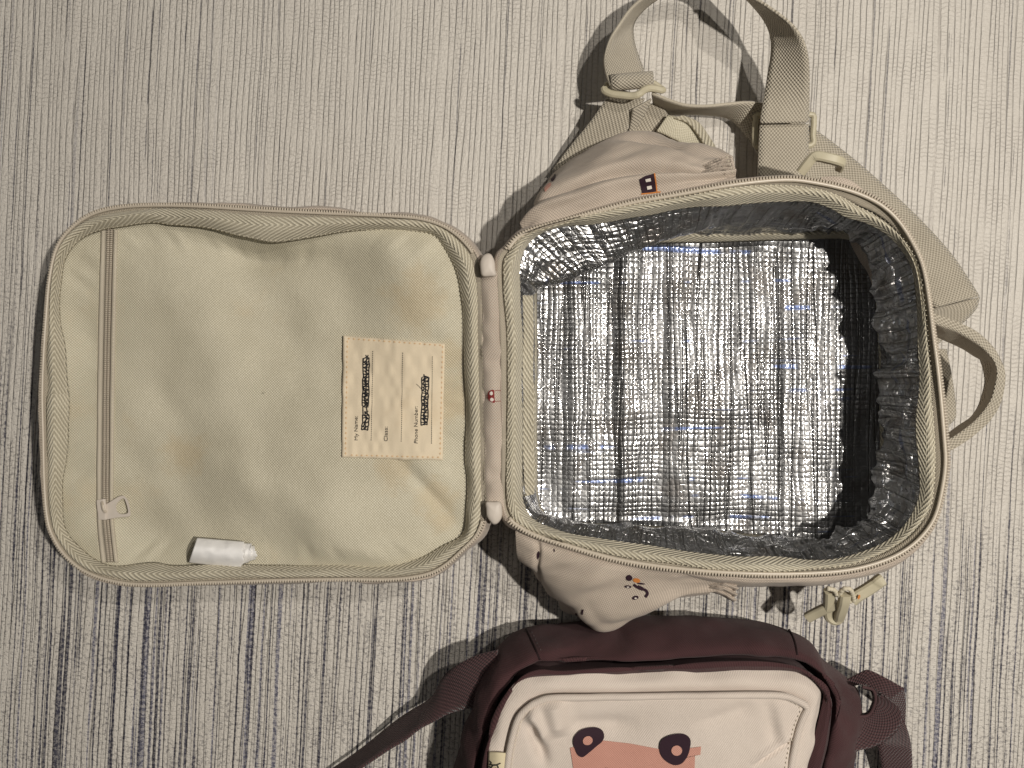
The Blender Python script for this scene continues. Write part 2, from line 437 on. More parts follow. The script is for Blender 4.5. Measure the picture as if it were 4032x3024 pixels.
def foil_mat(name, cell, bumpd, crease, worn, alb, rgh):
    m = Mat(name, 0.45, 0.5, 0, 1.0)
    m.set('Coat Weight', 1.0); m.set('Coat Roughness', 0.085); m.set('Coat IOR', 2.0)
    wx = m.noise(m.u*70, m.v*20, 2.0); wy = m.noise(m.u*20, m.v*70, 2.0, 4.0)
    x = m.u + wx*0.006; y = m.v + wy*0.006
    gx = (x*(math.pi/cell)).sin().abs().pow(0.6); gy = (y*(math.pi/cell)).sin().abs().pow(0.6)
    press = m.noise(m.u*40, m.v*28, 2.0, 15.0).rng(0.36, 0.62, 0.55, 1.0)     # the quilting is flattened in places
    g = gx*gy*press + (press*-1.0 + 1.0)*0.8
    slat = m.noise(m.u*140, m.v*4, 1.0, 2.0)
    slat2 = m.noise(m.u*6, m.v*80, 1.0, 9.0)
    cut = (m.noise(m.u*120, m.v*3, 1.0, 12.0) - 0.5).abs().rng(0.0, 0.020)     # long pressed-in lines
    cr_ = (m.noise(m.u*95, m.v*95, 2.0, 5.0, 0.5) - 0.5).abs()
    fine = m.noise(m.u*600, m.v*600, 2.0)
    h = g*0.27 + slat*2.6*crease + slat2*0.8*crease + cr_*1.7*crease + cut*0.40 + fine*0.14
    m.bump(h, bumpd)
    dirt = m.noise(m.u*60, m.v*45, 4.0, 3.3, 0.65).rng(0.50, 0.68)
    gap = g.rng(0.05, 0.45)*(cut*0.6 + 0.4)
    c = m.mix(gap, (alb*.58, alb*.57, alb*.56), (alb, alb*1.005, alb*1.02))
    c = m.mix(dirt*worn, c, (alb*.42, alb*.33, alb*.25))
    bl = m.noise(m.u*9, m.v*190, 1.0, 6.1).rng(0.62, 0.68)*m.noise(m.u*70, m.v*30, 2.0, 8.1).rng(0.48, 0.58)  # blue reflection glints, painted into the foil colour
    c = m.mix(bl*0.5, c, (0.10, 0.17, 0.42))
    m.color(c)
    m.set('Roughness', fine*0.16 + dirt*(worn*0.15) + rgh)
    return m.m
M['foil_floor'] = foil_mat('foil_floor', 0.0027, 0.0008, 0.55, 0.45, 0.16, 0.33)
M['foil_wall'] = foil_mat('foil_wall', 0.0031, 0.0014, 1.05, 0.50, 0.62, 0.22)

def mat_surface():
    m = Mat('embossed_striped_vinyl', 0.52, 0.4)
    a = math.radians(3.0)
    X = m.u*math.cos(a) - m.v*math.sin(a); Y = m.u*math.sin(a) + m.v*math.cos(a)
    X = X + (m.noise(X*12, Y*12, 1.0) - 0.5)*0.0018 + (m.noise(X*170, Y*130, 1.0, 2.0) - 0.5)*0.00045
    fade = Y.rng(0.15, -0.17, 0.0, 1.0)           # the dark lines grow denser towards the lower left
    side = X.rng(0.0, -0.32, 0.0, 1.0)
    fade = (fade + side*0.38).min(1.0)
    # woven emboss: upright ribs, each crossed by short bars
    pit = 0.0032
    Xw = X + (m.noise(X*70, Y*3, 2.0, 3.0) - 0.5)*0.012
    q = Xw*(1/pit)
    rib = (q*math.pi).sin().abs()
    groove = rib.rng(0.0, 0.34)
    ph = m.noise(q.op('FLOOR')*3.77, Y*9, 0.0, 4.4)
    bars = ((Y*(1/0.0024) + ph*9.0 + m.noise(X*240, Y*150, 1.0, 13.0)*1.5)*math.pi).sin().abs().rng(0.0, 0.62)
    blob = m.noise(X*520, Y*620, 1.0, 8.0); tick = m.noise(X*900, Y*330, 1.0, 9.0)
    strong = m.noise(X*60, Y*45, 1.0, 6.0).rng(0.35, 0.65)
    gdep = m.noise(X*210, Y*26, 1.0, 14.0).rng(0.30, 0.62, 0.30, 1.0)
    cell = ((groove*-1.0 + 1.0)*gdep*-1.0 + 1.0)*(bars*(strong*0.28 + 0.10) + (strong*-0.28 + 0.90))
    # printed threads
    l1 = m.noise(X*600, Y*2.2, 1.0, 1.0); l2 = m.noise(X*320, Y*2.0, 1.0, 2.0); l3 = m.noise(X*900, Y*6, 1.0, 3.0)
    run = m.noise(X*160, Y*34, 2.0, 5.0)
    spk = m.noise(X*480, Y*560, 2.0, 4.0, 0.7)
    t1 = ((l1 - 0.705 + fade*0.105 + (run - 0.5)*(fade*-0.16 + 0.24))*44).rng(0, 1)
    t2 = ((l2 - 0.700 + fade*0.085)*40).rng(0, 1)
    t3 = ((l3 - 0.720 + fade*0.085 + (run - 0.5)*0.20)*24).rng(0, 1)
    dash = ((spk - 0.60 + fade*0.06 + (run - 0.5)*0.30)*14).rng(0, 1)
    dots = ((spk - 0.40)*6).rng(0, 1)
    h = cell*1.0 + blob*0.75 + tick*0.75 + rib*0.3 - t1*0.35
    m.bump(h, 0.00055)
    base = m.mix(m.noise(X*18, Y*5, 2.0, 11.0), (0.565, 0.53, 0.48), (0.68, 0.645, 0.59))
    base = m.mix((cell*-1.0 + 1.0)*0.34, base, (0.27, 0.24, 0.22))
    base = m.mix(t2*(dots*0.45 + 0.45)*(fade*0.95), base, (0.085, 0.09, 0.155))
    base = m.mix(t3*(dots*0.7 + 0.2)*(fade*0.62 + 0.22), base, (0.06, 0.055, 0.085))
    base = m.mix(dash*(fade*0.38 + 0.05), base, (0.05, 0.048, 0.065))
    base = m.mix(t1*(dots*0.30 + 0.66)*(fade*0.30 + 0.66), base, (0.024, 0.025, 0.052))
    m.color(base)
    return m.m
M['mat'] = mat_surface()

# ------------------------------------------------------------------ the surface
n = 60
gx, gy = np.meshgrid(np.linspace(-0.75, 0.75, n), np.linspace(-0.6, 0.6, n))
Z = np.zeros_like(gx)
G = np.stack([gx, gy, Z], -1)
o = grid_obj('table_mat', G, M['mat'], None, planar=True, thick=0.002)
tag(o, 'off white embossed table mat with broken navy stripes', 'table mat', kind='structure')

# ------------------------------------------------------------------ pixel frames of the study crops
def crop(x0, y0, k): return lambda x, y: (x0 + k*x, y0 + k*y)
r1 = crop(2200, 0, 0.8282); r2 = crop(100, 750, 0.9643); r3 = crop(1800, 700, 1.0249)
r4 = crop(1200, 2250, 1.1302); r5 = crop(1300, 1280, 0.4339); r6 = crop(2000, 600, 0.4521)
r7 = crop(1900, 2050, 0.4973); r8 = crop(150, 1700, 0.4521); r9 = crop(3432, 1000, 0.5425)
r10 = crop(2832, 2150, 0.3617); r11 = crop(3000, 500, 0.2712); r12 = crop(2300, 200, 0.3165)
r13 = crop(1800, 2400, 0.3797); r14 = crop(2640, 2400, 0.3797); r15 = crop(3232, 2500, 0.3158)
def conv(f, pts): return [f(*p) for p in pts]
def withz(pts, zf): return [(x, y, zf(x, y)) for x, y in pts]

# ================================================================== THE OPEN LUNCH BAG
bag = thing('lunch_bag', P(2850, 1480, 0), 'open beige insulated lunch bag with crumpled silver foil lining and webbing straps', 'lunch bag')

# ---------------------------------------------------------------- lid
def zlid(x, y): return 0.041 + 0.014*np.clip((x - 160)/1750, 0, 1)
LID_ZIP = conv(r2, [(64,830),(72,660),(85,500),(100,350),(130,230),(190,150),(270,95),(370,68),(500,58),(700,60),(1000,75),(1300,92),(1500,102),(1620,115),(1720,150),(1800,212),(1848,290),
   (1862,420),(1866,600),(1868,830),(1874,1000),(1878,1200),(1880,1310),(1850,1400),(1790,1465),(1720,1530),(1640,1570),(1500,1590),(1300,1590),(1000,1595),(700,1605),(500,1612),(370,1600),(250,1560),(170,1500),(120,1430),(90,1350),(75,1200),(68,1000)])
LID_IN = conv(r2, [(186,830),(165,660),(150,500),(155,360),(175,270),(225,205),(300,170),(400,152),(620,140),(780,162),(900,198),(1000,212),(1100,204),(1300,172),(1500,163),(1630,168),(1700,200),(1755,300),(1783,450),(1788,700),(1800,900),(1800,1100),(1797,1300),(1785,1400),(1700,1450),(1600,1500),(1450,1522),(1200,1522),(900,1526),(600,1522),(400,1530),(310,1512),(220,1440),(168,1350),(160,1200),(180,1000)])
cl = np.array(P(*r2(960, 830), 0.045))
zipL = PA(withz(LID_ZIP, zlid)); inL = PA(withz(LID_IN, lambda x, y: zlid(x, y) - 0.006))
N = 360
th = angles(zipL, cl, N)
zl = ang_loop(zipL, cl, th); il = ang_loop(inL, cl, th)
def outward(loop, c, d, dz):
    v = loop - c; v[:, 2] = 0; v /= np.linalg.norm(v, axis=1, keepdims=True)
    r = loop + v*d; r[:, 2] = r[:, 2] + dz; return r
# outer shell (the lid rests on the table, its stuffed outside down)
b0 = outward(zl, cl, 0.0015, -0.004); b1 = outward(zl, cl, 0.003, 0); b1[:, 2] *= 0.62
b2 = outward(zl, cl, -0.002, 0); b2[:, 2] *= 0.25; b3 = outward(zl, cl, -0.014, 0); b3[:, 2] = 0.0025
b4 = cl + (zl - cl)*0.05; b4[:, 2] = 0.0022
G = rows([zl, b0, b1, b2, b3], 5); nn = normals(G, True)
G = G + nn*(fbm(G[..., 0]*45, G[..., 1]*45, G[..., 2]*45)*0.0012)[..., None]
G[..., 2] = np.maximum(G[..., 2], 0.0016)
lid = grid_obj('lid', G, M['outer'], bag, True, thick=0.001)
tag(lid, label='flat rectangular lid folded open with pale lining and inner zip pocket')
# zip tape, binding
def across(a, b, ts, crown, wob, seed, zoff=0.0):
    L = []
    for t in ts:
        r = a*(1-t) + b*t
        s = (t - ts[0])/(ts[-1] - ts[0])
        r = r.copy(); r[:, 2] += crown*math.sin(math.pi*s) + zoff
        r[:, 2] += wob*vn(r[:, 0]*70 + seed, r[:, 1]*70, s*2)
        L.append(r)
    return np.array(L)
G = across(zl, il, np.linspace(0, 0.42, 6), 0.0006, 0.0003, 1)
grid_obj('zip_tape', G, M['ziptape'], lid, True)
ilw = il.copy()
w1 = vn(il[:, 0]*60 + 3, il[:, 1]*60)*0.0012
G = across(zl, ilw, np.linspace(0.20, 1.0, 14), 0.0032, 0.0007, 5, 0.0007)
G[..., 0] += w1*(np.linspace(0, 1, 14)[:, None]); G[..., 1] += w1*(np.linspace(0, 1, 14)[:, None])
grid_obj('binding_tape', G, M['tape'], lid, True)
lb = bvh_grid(G, True)
stitches('binding_stitching', [topx(v) for v in G[12]], lb, M['thread'], lid, 11, 7, 5, 0.0003, 0.045, closed=True)
def open_run(loop, keep):
    """the part of a closed loop that runs round from hinge cap to hinge cap"""
    k = np.where(~keep)[0]; n = len(loop)
    r = np.roll(np.arange(n), -int(k[len(k)//2])); r = r[keep[r]]
    return loop[r]
keepL = ~((zl[:, 0] > P(1868, 0, 0.055)[0]) & (zl[:, 1] < P(0, 1005, 0.055)[1]) & (zl[:, 1] > P(0, 2045, 0.055)[1]))
beads('zipper_teeth', open_run(zl, keepL), False, M['teeth'], lid, zoff=0.0008)
tube('zip_cord', open_run(zl*0.93 + il*0.07 + np.array([0, 0, 0.0009]), keepL), 0.0008, M['teeth'], lid, 6)
# lining: soft, with broad diagonal slack folds
def zlin(x, y):
    base = 0.0335 + 0.012*np.clip((x + 0.235)/0.24, 0, 1)
    u = x*0.80 + y*0.60; v = -x*0.60 + y*0.80
    r = 0.0120*vn(u*17 + 2.0, v*9 + 1.0, 0.3) + 0.0046*vn(u*36 + 7, v*20, 3.3) + 0.0005*vn(u*90, v*50, 6.3)
    # folds running in from the middle of the upper edge and from the corner by the label
    r = r - 0.0042*np.exp(-((x + 0.128)/0.017)**2 - ((y - 0.066)/0.010)**2) + 0.0022*np.exp(-((x + 0.105)/0.02)**2 - ((y - 0.072)/0.008)**2)
    d1 = (x + 0.045)*0.74 + (y + 0.049)*0.67
    r = r - 0.0020*np.exp(-(d1/0.0035)**2 - ((x + 0.040)/0.022)**2 - ((y + 0.050)/0.022)**2)
    return base + r
K = 70
G = []
for k in range(K + 1):
    t = 1.05 - 1.05*k/K
    r = cl + (il - cl)*t
    r[:, 2] = zlin(r[:, 0], r[:, 1])
    e = np.clip((t - 0.88)/0.17, 0, 1)**1.5
    r[:, 2] = r[:, 2]*(1 - e) + (il[:, 2] - 0.0005)*e
    # puckers along the seam
    r[:, 2] += 0.0008*np.exp(-((t - 0.92)/0.06)**2)*vn(np.arange(N)*0.36, t*3, 1)
    G.append(r)
G = np.array(G)
lining_bvh = bvh_grid(G, True)
grid_obj('lining', G, M['lining'], lid, True, planar=True, thick=0.0006)

# inner pocket zip
LZ = [(334,160),(328,400),(322,700),(318,1000),(316,1290),(322,1400),(336,1518)]
def zx(dx): return np.array([r2(x + dx, y) for x, y in LZ])
def strip_on(name, a, b_, bv, mat, parent, off, thick=0.0008, n=120, m=5, crown=0.0006):
    a = cr(a, n); b_ = cr(b_, n)
    G = np.array([[on(bv, *(a[i]*(1-t) + b_[i]*t), off + crown*math.sin(math.pi*t), 0.04) for i in range(n)] for t in np.linspace(0, 1, m)])
    return grid_obj(name, G, mat, parent, thick=thick), G
strip_on('zip_welt', zx(-24), zx(-2), lining_bvh, M['welt'], lid, 0.0006, crown=0.0012)
strip_on('zip_welt', zx(27), zx(46), lining_bvh, M['welt'], lid, 0.0005, crown=0.0007)
strip_on('zip_tape', zx(-4), zx(30), lining_bvh, M['ziptape'], lid, 0.0003, crown=0.0)
for dx in (8, 21):
    path = np.array([on(lining_bvh, *q, 0.0009, 0.04) for q in cr(zx(dx), 160)])
    beads('pocket_zip_teeth', path, False, M['teeth'], lid, 0.0010, 0.0004, 0.0007, 0.0007)
stitches('stitching', cr(zx(40), 300), lining_bvh, M['thread'], lid, 10, 5, 4, 0.0009, 0.04)
stitches('stitching', cr(zx(-30), 300), lining_bvh, M['thread'], lid, 10, 5, 4, 0.0003, 0.04)
# slider and pull tab
def plate(name, outer, inner, bv, mat, parent, z_off, thick, n=48):
    """flat moulded plate with a hole"""
    o_ = cr(np.array(outer), 400, True); i_ = cr(np.array(inner), 400, True)
    c = i_.mean(0)
    def by(lo):
        a = np.arctan2(lo[:, 1]-c[1], lo[:, 0]-c[0]); k = np.argsort(a); a = a[k]; lo = lo[k]
        tt = np.linspace(-math.pi, math.pi, n, endpoint=False)
        a2 = np.concatenate([a-2*math.pi, a, a+2*math.pi]); l2 = np.concatenate([lo, lo, lo])
        return np.stack([np.interp(tt, a2, l2[:, j]) for j in range(2)], 1)
    O, I = by(o_), by(i_)
    z = on(bv, *c, 0, 0.04)[2] + z_off
    tops = []
    for lo, dz, s in ((O, 0, 1), (O, thick*0.7, 1), (O, thick, 0.96), (I, thick, 1.06), (I, thick*0.7, 1), (I, 0, 1)):
        cc = c
        tops.append(np.array([P(*(cc + (q - cc)*s), z + dz) for q in lo]))
    G = np.array(tops + [tops[0]])
    f = faces_grid(len(G), n, True)
    o = obj(name, G, f[:, ::-1], mat, parent, smooth=False)
    return o, z
plate('zip_pull', conv(r8, [(520,740),(530,680),(580,640),(640,600),(700,565),(745,557),(778,590),(797,650),(806,715),(795,738),(720,745),(640,757),(570,768)]),
      conv(r8, [(680,650),(700,610),(742,582),(765,620),(782,690),(770,712),(720,715),(690,695)]), lining_bvh, M['cap'], lid, 0.0028, 0.0010)
zs = on(lining_bvh, *r8(560, 680), 0, 0.04)[2]
bar('zip_slider', [P(*r8(548, 590), zs+0.0016), P(*r8(552, 640), zs+0.0022), P(*r8(560, 700), zs+0.0022), P(*r8(565, 762), zs+0.0014)], 0.0048, 0.0022, M['cap'], lid, 0.0008)
bar('slider_bridge', [P(*r8(556, 612), zs+0.0036), P(*r8(562, 640), zs+0.0048), P(*r8(572, 680), zs+0.0050), P(*r8(590, 705), zs+0.0042)], 0.0014, 0.0010, M['teeth'], lid, 0.0003)

# name label
def lab(u, v):       # label coordinates: u along the writing (0 bottom .. 1 top of photo), v across lines (0 first .. 1 last)
    BL, TL, BR, TR = [np.array(r5(*q)) for q in ((112,1200),(130,98),(1020,1222),(1045,165))]
    return (BL*(1-u) + TL*u)*(1-v) + (BR*(1-u) + TR*u)*v
n1, n2 = 50, 44
G = np.array([[on(lining_bvh, *lab(u, v), 0.0011 + 0.0003*math.sin(u*9 + v*4)*v, 0.044) for u in np.linspace(0, 1, n1)] for v in np.linspace(0, 1, n2)])
kx = np.ones(7)/7                                           # stiffer than the lining under it
base = G[..., 2].copy()
for _ in range(2):
    base = np.apply_along_axis(lambda q: np.convolve(np.pad(q, 3, 'edge'), kx, 'valid'), 0, base)
    base = np.apply_along_axis(lambda q: np.convolve(np.pad(q, 3, 'edge'), kx, 'valid'), 1, base)
G[..., 2] = np.maximum(base + 0.0004, G[..., 2]) + 0.00045*vn(np.arange(n1)[None]*0.22, np.arange(n2)[:, None]*0.45, 2)
label_bvh = bvh_grid(G, False)
grid_obj('name_label', G, M['label'], lid, planar=True, thick=0.0006, label='cream sewn label with printed lines for name, class and phone number')
for a, b_ in (((0.02, 0.03), (0.98, 0.03)), ((0.98, 0.03), (0.98, 0.97)), ((0.98, 0.975), (0.02, 0.975)), ((0.02, 0.97), (0.02, 0.03))):
    stitches('label_stitching', [tuple(lab(*a)), tuple(lab(*b_))], label_bvh, M['labelthread'], lid, 12, 8, 7, 0.0003, 0.045)
def text_on(txt, x, y0, y1, hpx, f, bv, mat, parent, name='lettering', shear=0.0):
    """printed words running up the photo, from y0 (start) to y1 (end) at crop column x"""
    cu = bpy.data.curves.new('t', 'FONT'); cu.body = txt; cu.shear = shear; cu.resolution_u = 3
    ob = bpy.data.objects.new('t', cu); C.objects.link(ob)
    dg = bpy.context.evaluated_depsgraph_get(); me = bpy.data.meshes.new_from_object(ob.evaluated_get(dg))
    vs = np.array([v.co for v in me.vertices]); fs = [list(p.vertices) for p in me.polygons]
    bpy.data.objects.remove(ob); bpy.data.curves.remove(cu); bpy.data.meshes.remove(me)
    wx = vs[:, 0].max() - vs[:, 0].min(); s = (y0 - y1)/wx
    out = []
    for q in vs:
        X = x - q[1]*hpx; Y = y0 - (q[0] - vs[:, 0].min())*s
        out.append(on(bv, *f(X, Y), 0.00035, 0.045))
    fs = [f_[::-1] if False else f_ for f_ in fs]
    return obj(name, out, fs, mat, parent, smooth=False)
text_on('My Name:', 252, 1046, 828, 46, r5, label_bvh, M['ink'], lid)
text_on('Class:', 524, 1055, 922, 48, r5, label_bvh, M['ink'], lid)
text_on('Phone Number:', 795, 1074, 738, 46, r5, label_bvh, M['ink'], lid, shear=0.12)
dash = []
for (xa, ya, xb, yb) in ((390,235,373,1055), (661,250,645,1065), (929,285,919,1082)):
    k = 44
    for i in range(k):
        t0, t1 = i/k, (i + 0.62)/k
        dash.append([r5(xa+(xb-xa)*t0, ya+(yb-ya)*t0), r5(xa+(xb-xa)*t1, ya+(yb-ya)*t1)])
strokes('dotted_line', dash, 2.2, label_bvh, M['ink'], lid, 0.0003, 0.045)
# the scribbled out handwriting
R = random.Random(4)
scr = []
def scribble(xa, xb, ya, yb, cells, gaps=()):
    """boxed-in, crossed-out letters between crop columns xa..xb, rows ya (start) .. yb (end)"""
    for fx in (0.0, 0.5, 1.0):
        line = []
        for i in range(14):
            t = i/13; line.append(r5(xa + (xb-xa)*fx + R.uniform(-4, 4) + 12*(t)*0.9, ya + (yb-ya)*t))
        scr.append(line)
    for i in range(cells + 1):
        t = i/cells; y = ya + (yb-ya)*t
        if any(a < t < b_ for a, b_ in gaps): continue
        o_ = 12*t*0.9
        scr.append([r5(xa + o_ + R.uniform(-4, 3), y + R.uniform(-5, 5)), r5((xa+xb)/2 + o_, y + R.uniform(-10, 10)), r5(xb + o_ + R.uniform(-3, 4), y + R.uniform(-8, 8))])
        k = R.random()
        if k < 0.75:
            y2 = y + (yb-ya)/cells
            scr.append([r5(xa + o_ + R.uniform(0, 20), y), r5(xa + (xb-xa)*R.uniform(.3, .8) + o_, (y+y2)/2 + R.uniform(-8, 8)), r5(xb + o_ - R.uniform(0, 16), y2)])
        if k > 0.35:
            y2 = y + (yb-ya)/cells
            scr.append([r5(xb + o_ - R.uniform(0, 12), y), r5(xa + (xb-xa)*R.uniform(.2, .6) + o_, (y+y2)/2), r5(xa + o_ + R.uniform(0, 20), y2)])
scribble(290, 346, 952, 815, 4)
scr.append([r5(302, 815), r5(300, 740)]); scr.append([r5(342, 820), r5(332, 735)])
scribble(296, 350, 735, 300, 15)
strokes('handwriting', scr, 4.0, label_bvh, M['ink'], lid, 0.00045, 0.045); scr = []
scribble(826, 884, 910, 475, 15)
for i in range(3): scr.append([r5(850+R.uniform(-6, 6), 500), r5(870, 470), r5(893, 490), r5(880, 520)])
strokes('handwriting', scr, 4.0, label_bvh, M['ink'], lid, 0.00045, 0.045)
strokes('pen_mark', [[r5(783, 535), r5(810, 560), r5(846, 600)]], 1.4, label_bvh, M['ink'], lid, 0.0004, 0.045)

# white rolled care tag sewn into the lid seam
def curl(name, topL, topR, botL, botR, h0, turns, mat, r0=0.0):
    nu, nv = 40, 30
    G = np.zeros((nv, nu, 3))
    for j, v in enumerate(np.linspace(0, 1, nv)):
        for i, u in enumerate(np.linspace(0, 1, nu)):
            t = np.array(topL)*(1-u) + np.array(topR)*u; b_ = np.array(botL)*(1-u) + np.array(botR)*u
            jag = 6*vn(v*9, 3.0) if u > 0.97 else 0
            q = t*(1-v) + b_*v
            z = 0.038 + h0*math.sin(math.pi*(0.12 + 0.80*v))**0.8 + 0.0004*float(vn(u*7, v*5, turns))
            G[j, i] = P(q[0] + float(jag), q[1], z)
    return grid_obj(name, G, mat, lid, thick=0.0004)
curl('care_tag', r8(1385, 922), r8(1800, 955), r8(1312, 1142), r8(1770, 1198), 0.0105, 1, M['paper']).__setitem__('label', 'small white rolled fabric tag at the lid edge')
curl('care_tag_fold', r8(1690, 962), r8(1866, 972), r8(1680, 1180), r8(1832, 1140), 0.0088, 2, M['paper'])
curl('care_tag_fold', r8(1700, 985), r8(1890, 992), r8(1690, 1175), r8(1898, 1112), 0.0068, 3, M['paper'])

# ---------------------------------------------------------------- body of the bag
def zrim(x, y): return 0.057 + 0.013*np.clip((x - 1990)/900, 0, 1)
BZIP = [(1962,1020),(1996,974),(2034,932),(2095,902),(2226,865),(2362,826),(2497,791),(2678,758),(2859,724),(2995,706),(3100,700),(3184,707)] + conv(r3, [(1500,38),(1600,76),(1680,138),(1740,224),(1787,330),(1812,450),(1832,600),(1850,720),(1866,850),(1880,1000),(1885,1100),(1870,1200),(1838,1310),(1780,1390),(1700,1450),(1600,1490),(1480,1515),(1300,1527)]) + [(2944,2265),(2745,2254),(2546,2231),(2397,2202),(2248,2157),(2109,2112),(2040,2078),(1996,2040),(1976,1940),(1976,1622),(1970,1315),(1960,1140)]
BIN = conv(r3, [(246,440),(244,350),(262,280),(310,232),(400,197),(600,164),(800,135),(1000,110),(1200,90),(1340,94),(1430,122),(1490,155),(1560,175),(1630,215),(1695,275),(1742,355),(1762,500),(1767,700),(1760,900),(1766,1100),(1768,1230),(1722,1328),(1640,1390),(1540,1432),(1440,1458),(1300,1462),(1100,1450),(900,1430),(700,1404),(500,1378),(380,1350),(300,1316),(268,1270),(252,1200),(250,1000),(248,700)])
cb = np.array(P(*r3(950, 790), 0.06))
zb_ = PA(withz(BZIP, zrim)); ib_ = PA(withz(BIN, lambda x, y: zrim(x, y) - 0.007))
NB = 420
thb = angles(zb_, cb, NB)
zb = ang_loop(zb_, cb, thb); ib = ang_loop(ib_, cb, thb)
# outer wall
o1 = outward(zb, cb, 0.0022, -0.004); o2 = outward(zb, cb, 0.0032, 0); o2[:, 2] *= 0.62
o3 = outward(zb, cb, 0.0015, 0); o3[:, 2] *= 0.28; o4 = outward(zb, cb, -0.003, 0); o4[:, 2] = 0.0025
# the lower long side bellies out a little under the rim
G = rows([zb, o1, o2, o3, o4], 8)
low = np.clip((-(G[..., 1]) - 0.05)/0.03, 0, 1)*np.clip((G[..., 0] - 0.08)/0.03, 0, 1)
zt = G[..., 2]/zb[None, :, 2]
G[..., 1] -= low*0.0075*np.clip(np.sin(np.pi*np.clip(1.08 - zt, 0, 1)), 0, 1)
nn = normals(G, True)
G = G + nn*(fbm(G[..., 0]*55, G[..., 1]*55, G[..., 2]*40, 3)*0.0012*np.clip((1 - zt)*8, 0, 1))[..., None]
G[..., 2] = np.maximum(G[..., 2], 0.0016)
grid_obj('outer_wall', G, M['outer'], bag, True, thick=0.001)
# base
G = np.array([cb*np.array([1, 1, 0]) + (o4 - cb)*np.array([1, 1, 0])*t + np.array([0, 0, 0.0028]) for t in np.linspace(1, 0.02, 8)])
grid_obj('base_panel', G, M['outer'], bag, True, planar=True, thick=0.0008)
# rim: zip tape, teeth, cord, binding
G = across(zb, ib, np.linspace(0, 0.45, 6), 0.0004, 0.0003, 11)
grid_obj('zip_tape', G, M['ziptape'], bag, True)
keepB = ~((zb[:, 0] < P(2002, 0, 0.057)[0]) & (zb[:, 1] < P(0, 985, 0.057)[1]) & (zb[:, 1] > P(0, 2040, 0.057)[1]))
beads('zipper_teeth', open_run(zb, keepB), False, M['teeth'], bag, 0.0014, 0.00054, 0.0010, 0.0007, zoff=0.0009)
tube('zip_cord', open_run(zb*0.88 + ib*0.12 + np.array([0, 0, 0.0012]), keepB), 0.0010, M['teeth'], bag, 6)
right = np.clip((zb[:, 0] - 0.12)/0.05, 0, 1)
t0 = 0.22 + 0.26*right + 0.06*vn(zb[:, 0]*40, zb[:, 1]*40)
G = []
for s in np.linspace(0, 1, 16):
    t = (t0*(1-s) + 1.0*s)[:, None]
    r = zb*(1-t) + ib*t
    r[:, 2] += 0.0036*math.sin(math.pi*min(1, s*1.05))*(1 - 0.2*right) + 0.0012 + 0.0009*vn(r[:, 0]*55 + 9, r[:, 1]*55, s*1.5)
    wv = 0.0011*s*vn(r[:, 0]*48 + 2, r[:, 1]*48, 4.0)
    v = r - cb; v[:, 2] = 0; v /= np.linalg.norm(v, axis=1, keepdims=True)
    r = r + v*wv[:, None]
    G.append(r)
G = np.array(G); rim_edge = G[-1].copy()
grid_obj('rim_binding', G, M['tape'], bag, True, thick=0.0012)
stitches('binding_stitching', [topx(v) for v in G[2]], bvh_grid(G, True), M['thread'], bag, 12, 8, 6, 0.0004, 0.07, closed=True)
# foil wall: rim -> sagging fold -> floor
FOLD = conv(r3, [(244,430),(300,425),(400,398),(560,335),(690,278),(850,228),(1000,182),(1130,160),(1250,178),(1380,185),(1470,190),(1545,245),(1590,330),(1608,480),(1630,620),(1628,800),(1640,1000),(1622,1110),(1600,1250),(1560,1345),(1470,1352),(1390,1400),(1250,1392),(1100,1372),(900,1350),(700,1338),(500,1325),(340,1296),(278,1250),(256,1180),(252,1000),(250,700)])
FLOOR = conv(r3, [(300,450),(305,330),(340,270),(430,255),(600,250),(800,246),(1000,243),(1250,236),(1480,232),(1560,262),(1600,340),(1612,500),(1622,700),(1625,900),(1622,1100),(1600,1280),(1540,1360),(1440,1395),(1300,1385),(1100,1370),(900,1352),(700,1340),(500,1330),(380,1315),(322,1275),(304,1200),(300,1000),(300,700)])
fo = ang_loop(PA(withz(FOLD, lambda x, y: 0.043)), cb, thb); fl = ang_loop(PA(withz(FLOOR, lambda x, y: 0.0135)), cb, thb)
leftside = np.clip((0.03 - fl[:, 0])/0.015, 0, 1)
under = fl*0.8 + fo*0.2; under[:, 2] = 0.026
# pull the underside of the sagging top flap back to the wall
top = np.clip((fl[:, 1] - 0.055)/0.02, 0, 1)
under = under + (outward(fl, cb, 0.004, 0) - under)*np.stack([top*0.8, top*0.8, top*0], 1)
rim_edge2 = outward(rim_edge, cb, 0.0012, -0.0012)
G = rows([rim_edge2, rim_edge2*0.5 + fo*0.5 + np.array([0, 0, 0.002]), fo, under, fl], 12)
v_ = np.linspace(0, 1, len(G))[:, None]
amp = np.sin(np.pi*np.clip(v_*1.05, 0, 1))**0.6
rough_side = 0.35 + 0.9*np.clip((G[..., 0] - 0.13)/0.04, 0, 1) + 0.4*np.clip((-G[..., 1] - 0.06)/0.02, 0, 1)
nn = normals(G, True)
crump = 0.0062*(np.abs(vn(G[..., 0]*75, G[..., 1]*75, G[..., 2]*60)) - 0.3) + 0.0034*(np.abs(vn(G[..., 0]*150, G[..., 1]*170, G[..., 2]*140)) - 0.3) + 0.0006*vn(G[..., 0]*300, G[..., 1]*300, G[..., 2]*300)
G = G + nn*(crump*amp*rough_side)[..., None]
uv = uv_corners(G)
f = faces_grid(len(G), NB, True)
if normals(G, True)[..., 2].mean() < 0: f = f[:, ::-1]; uv = uv[:, ::-1]
obj('foil_wall', G, f, M['foil_wall'], bag, uv=uv, thick=0.0004, label='crumpled silver foil side lining')
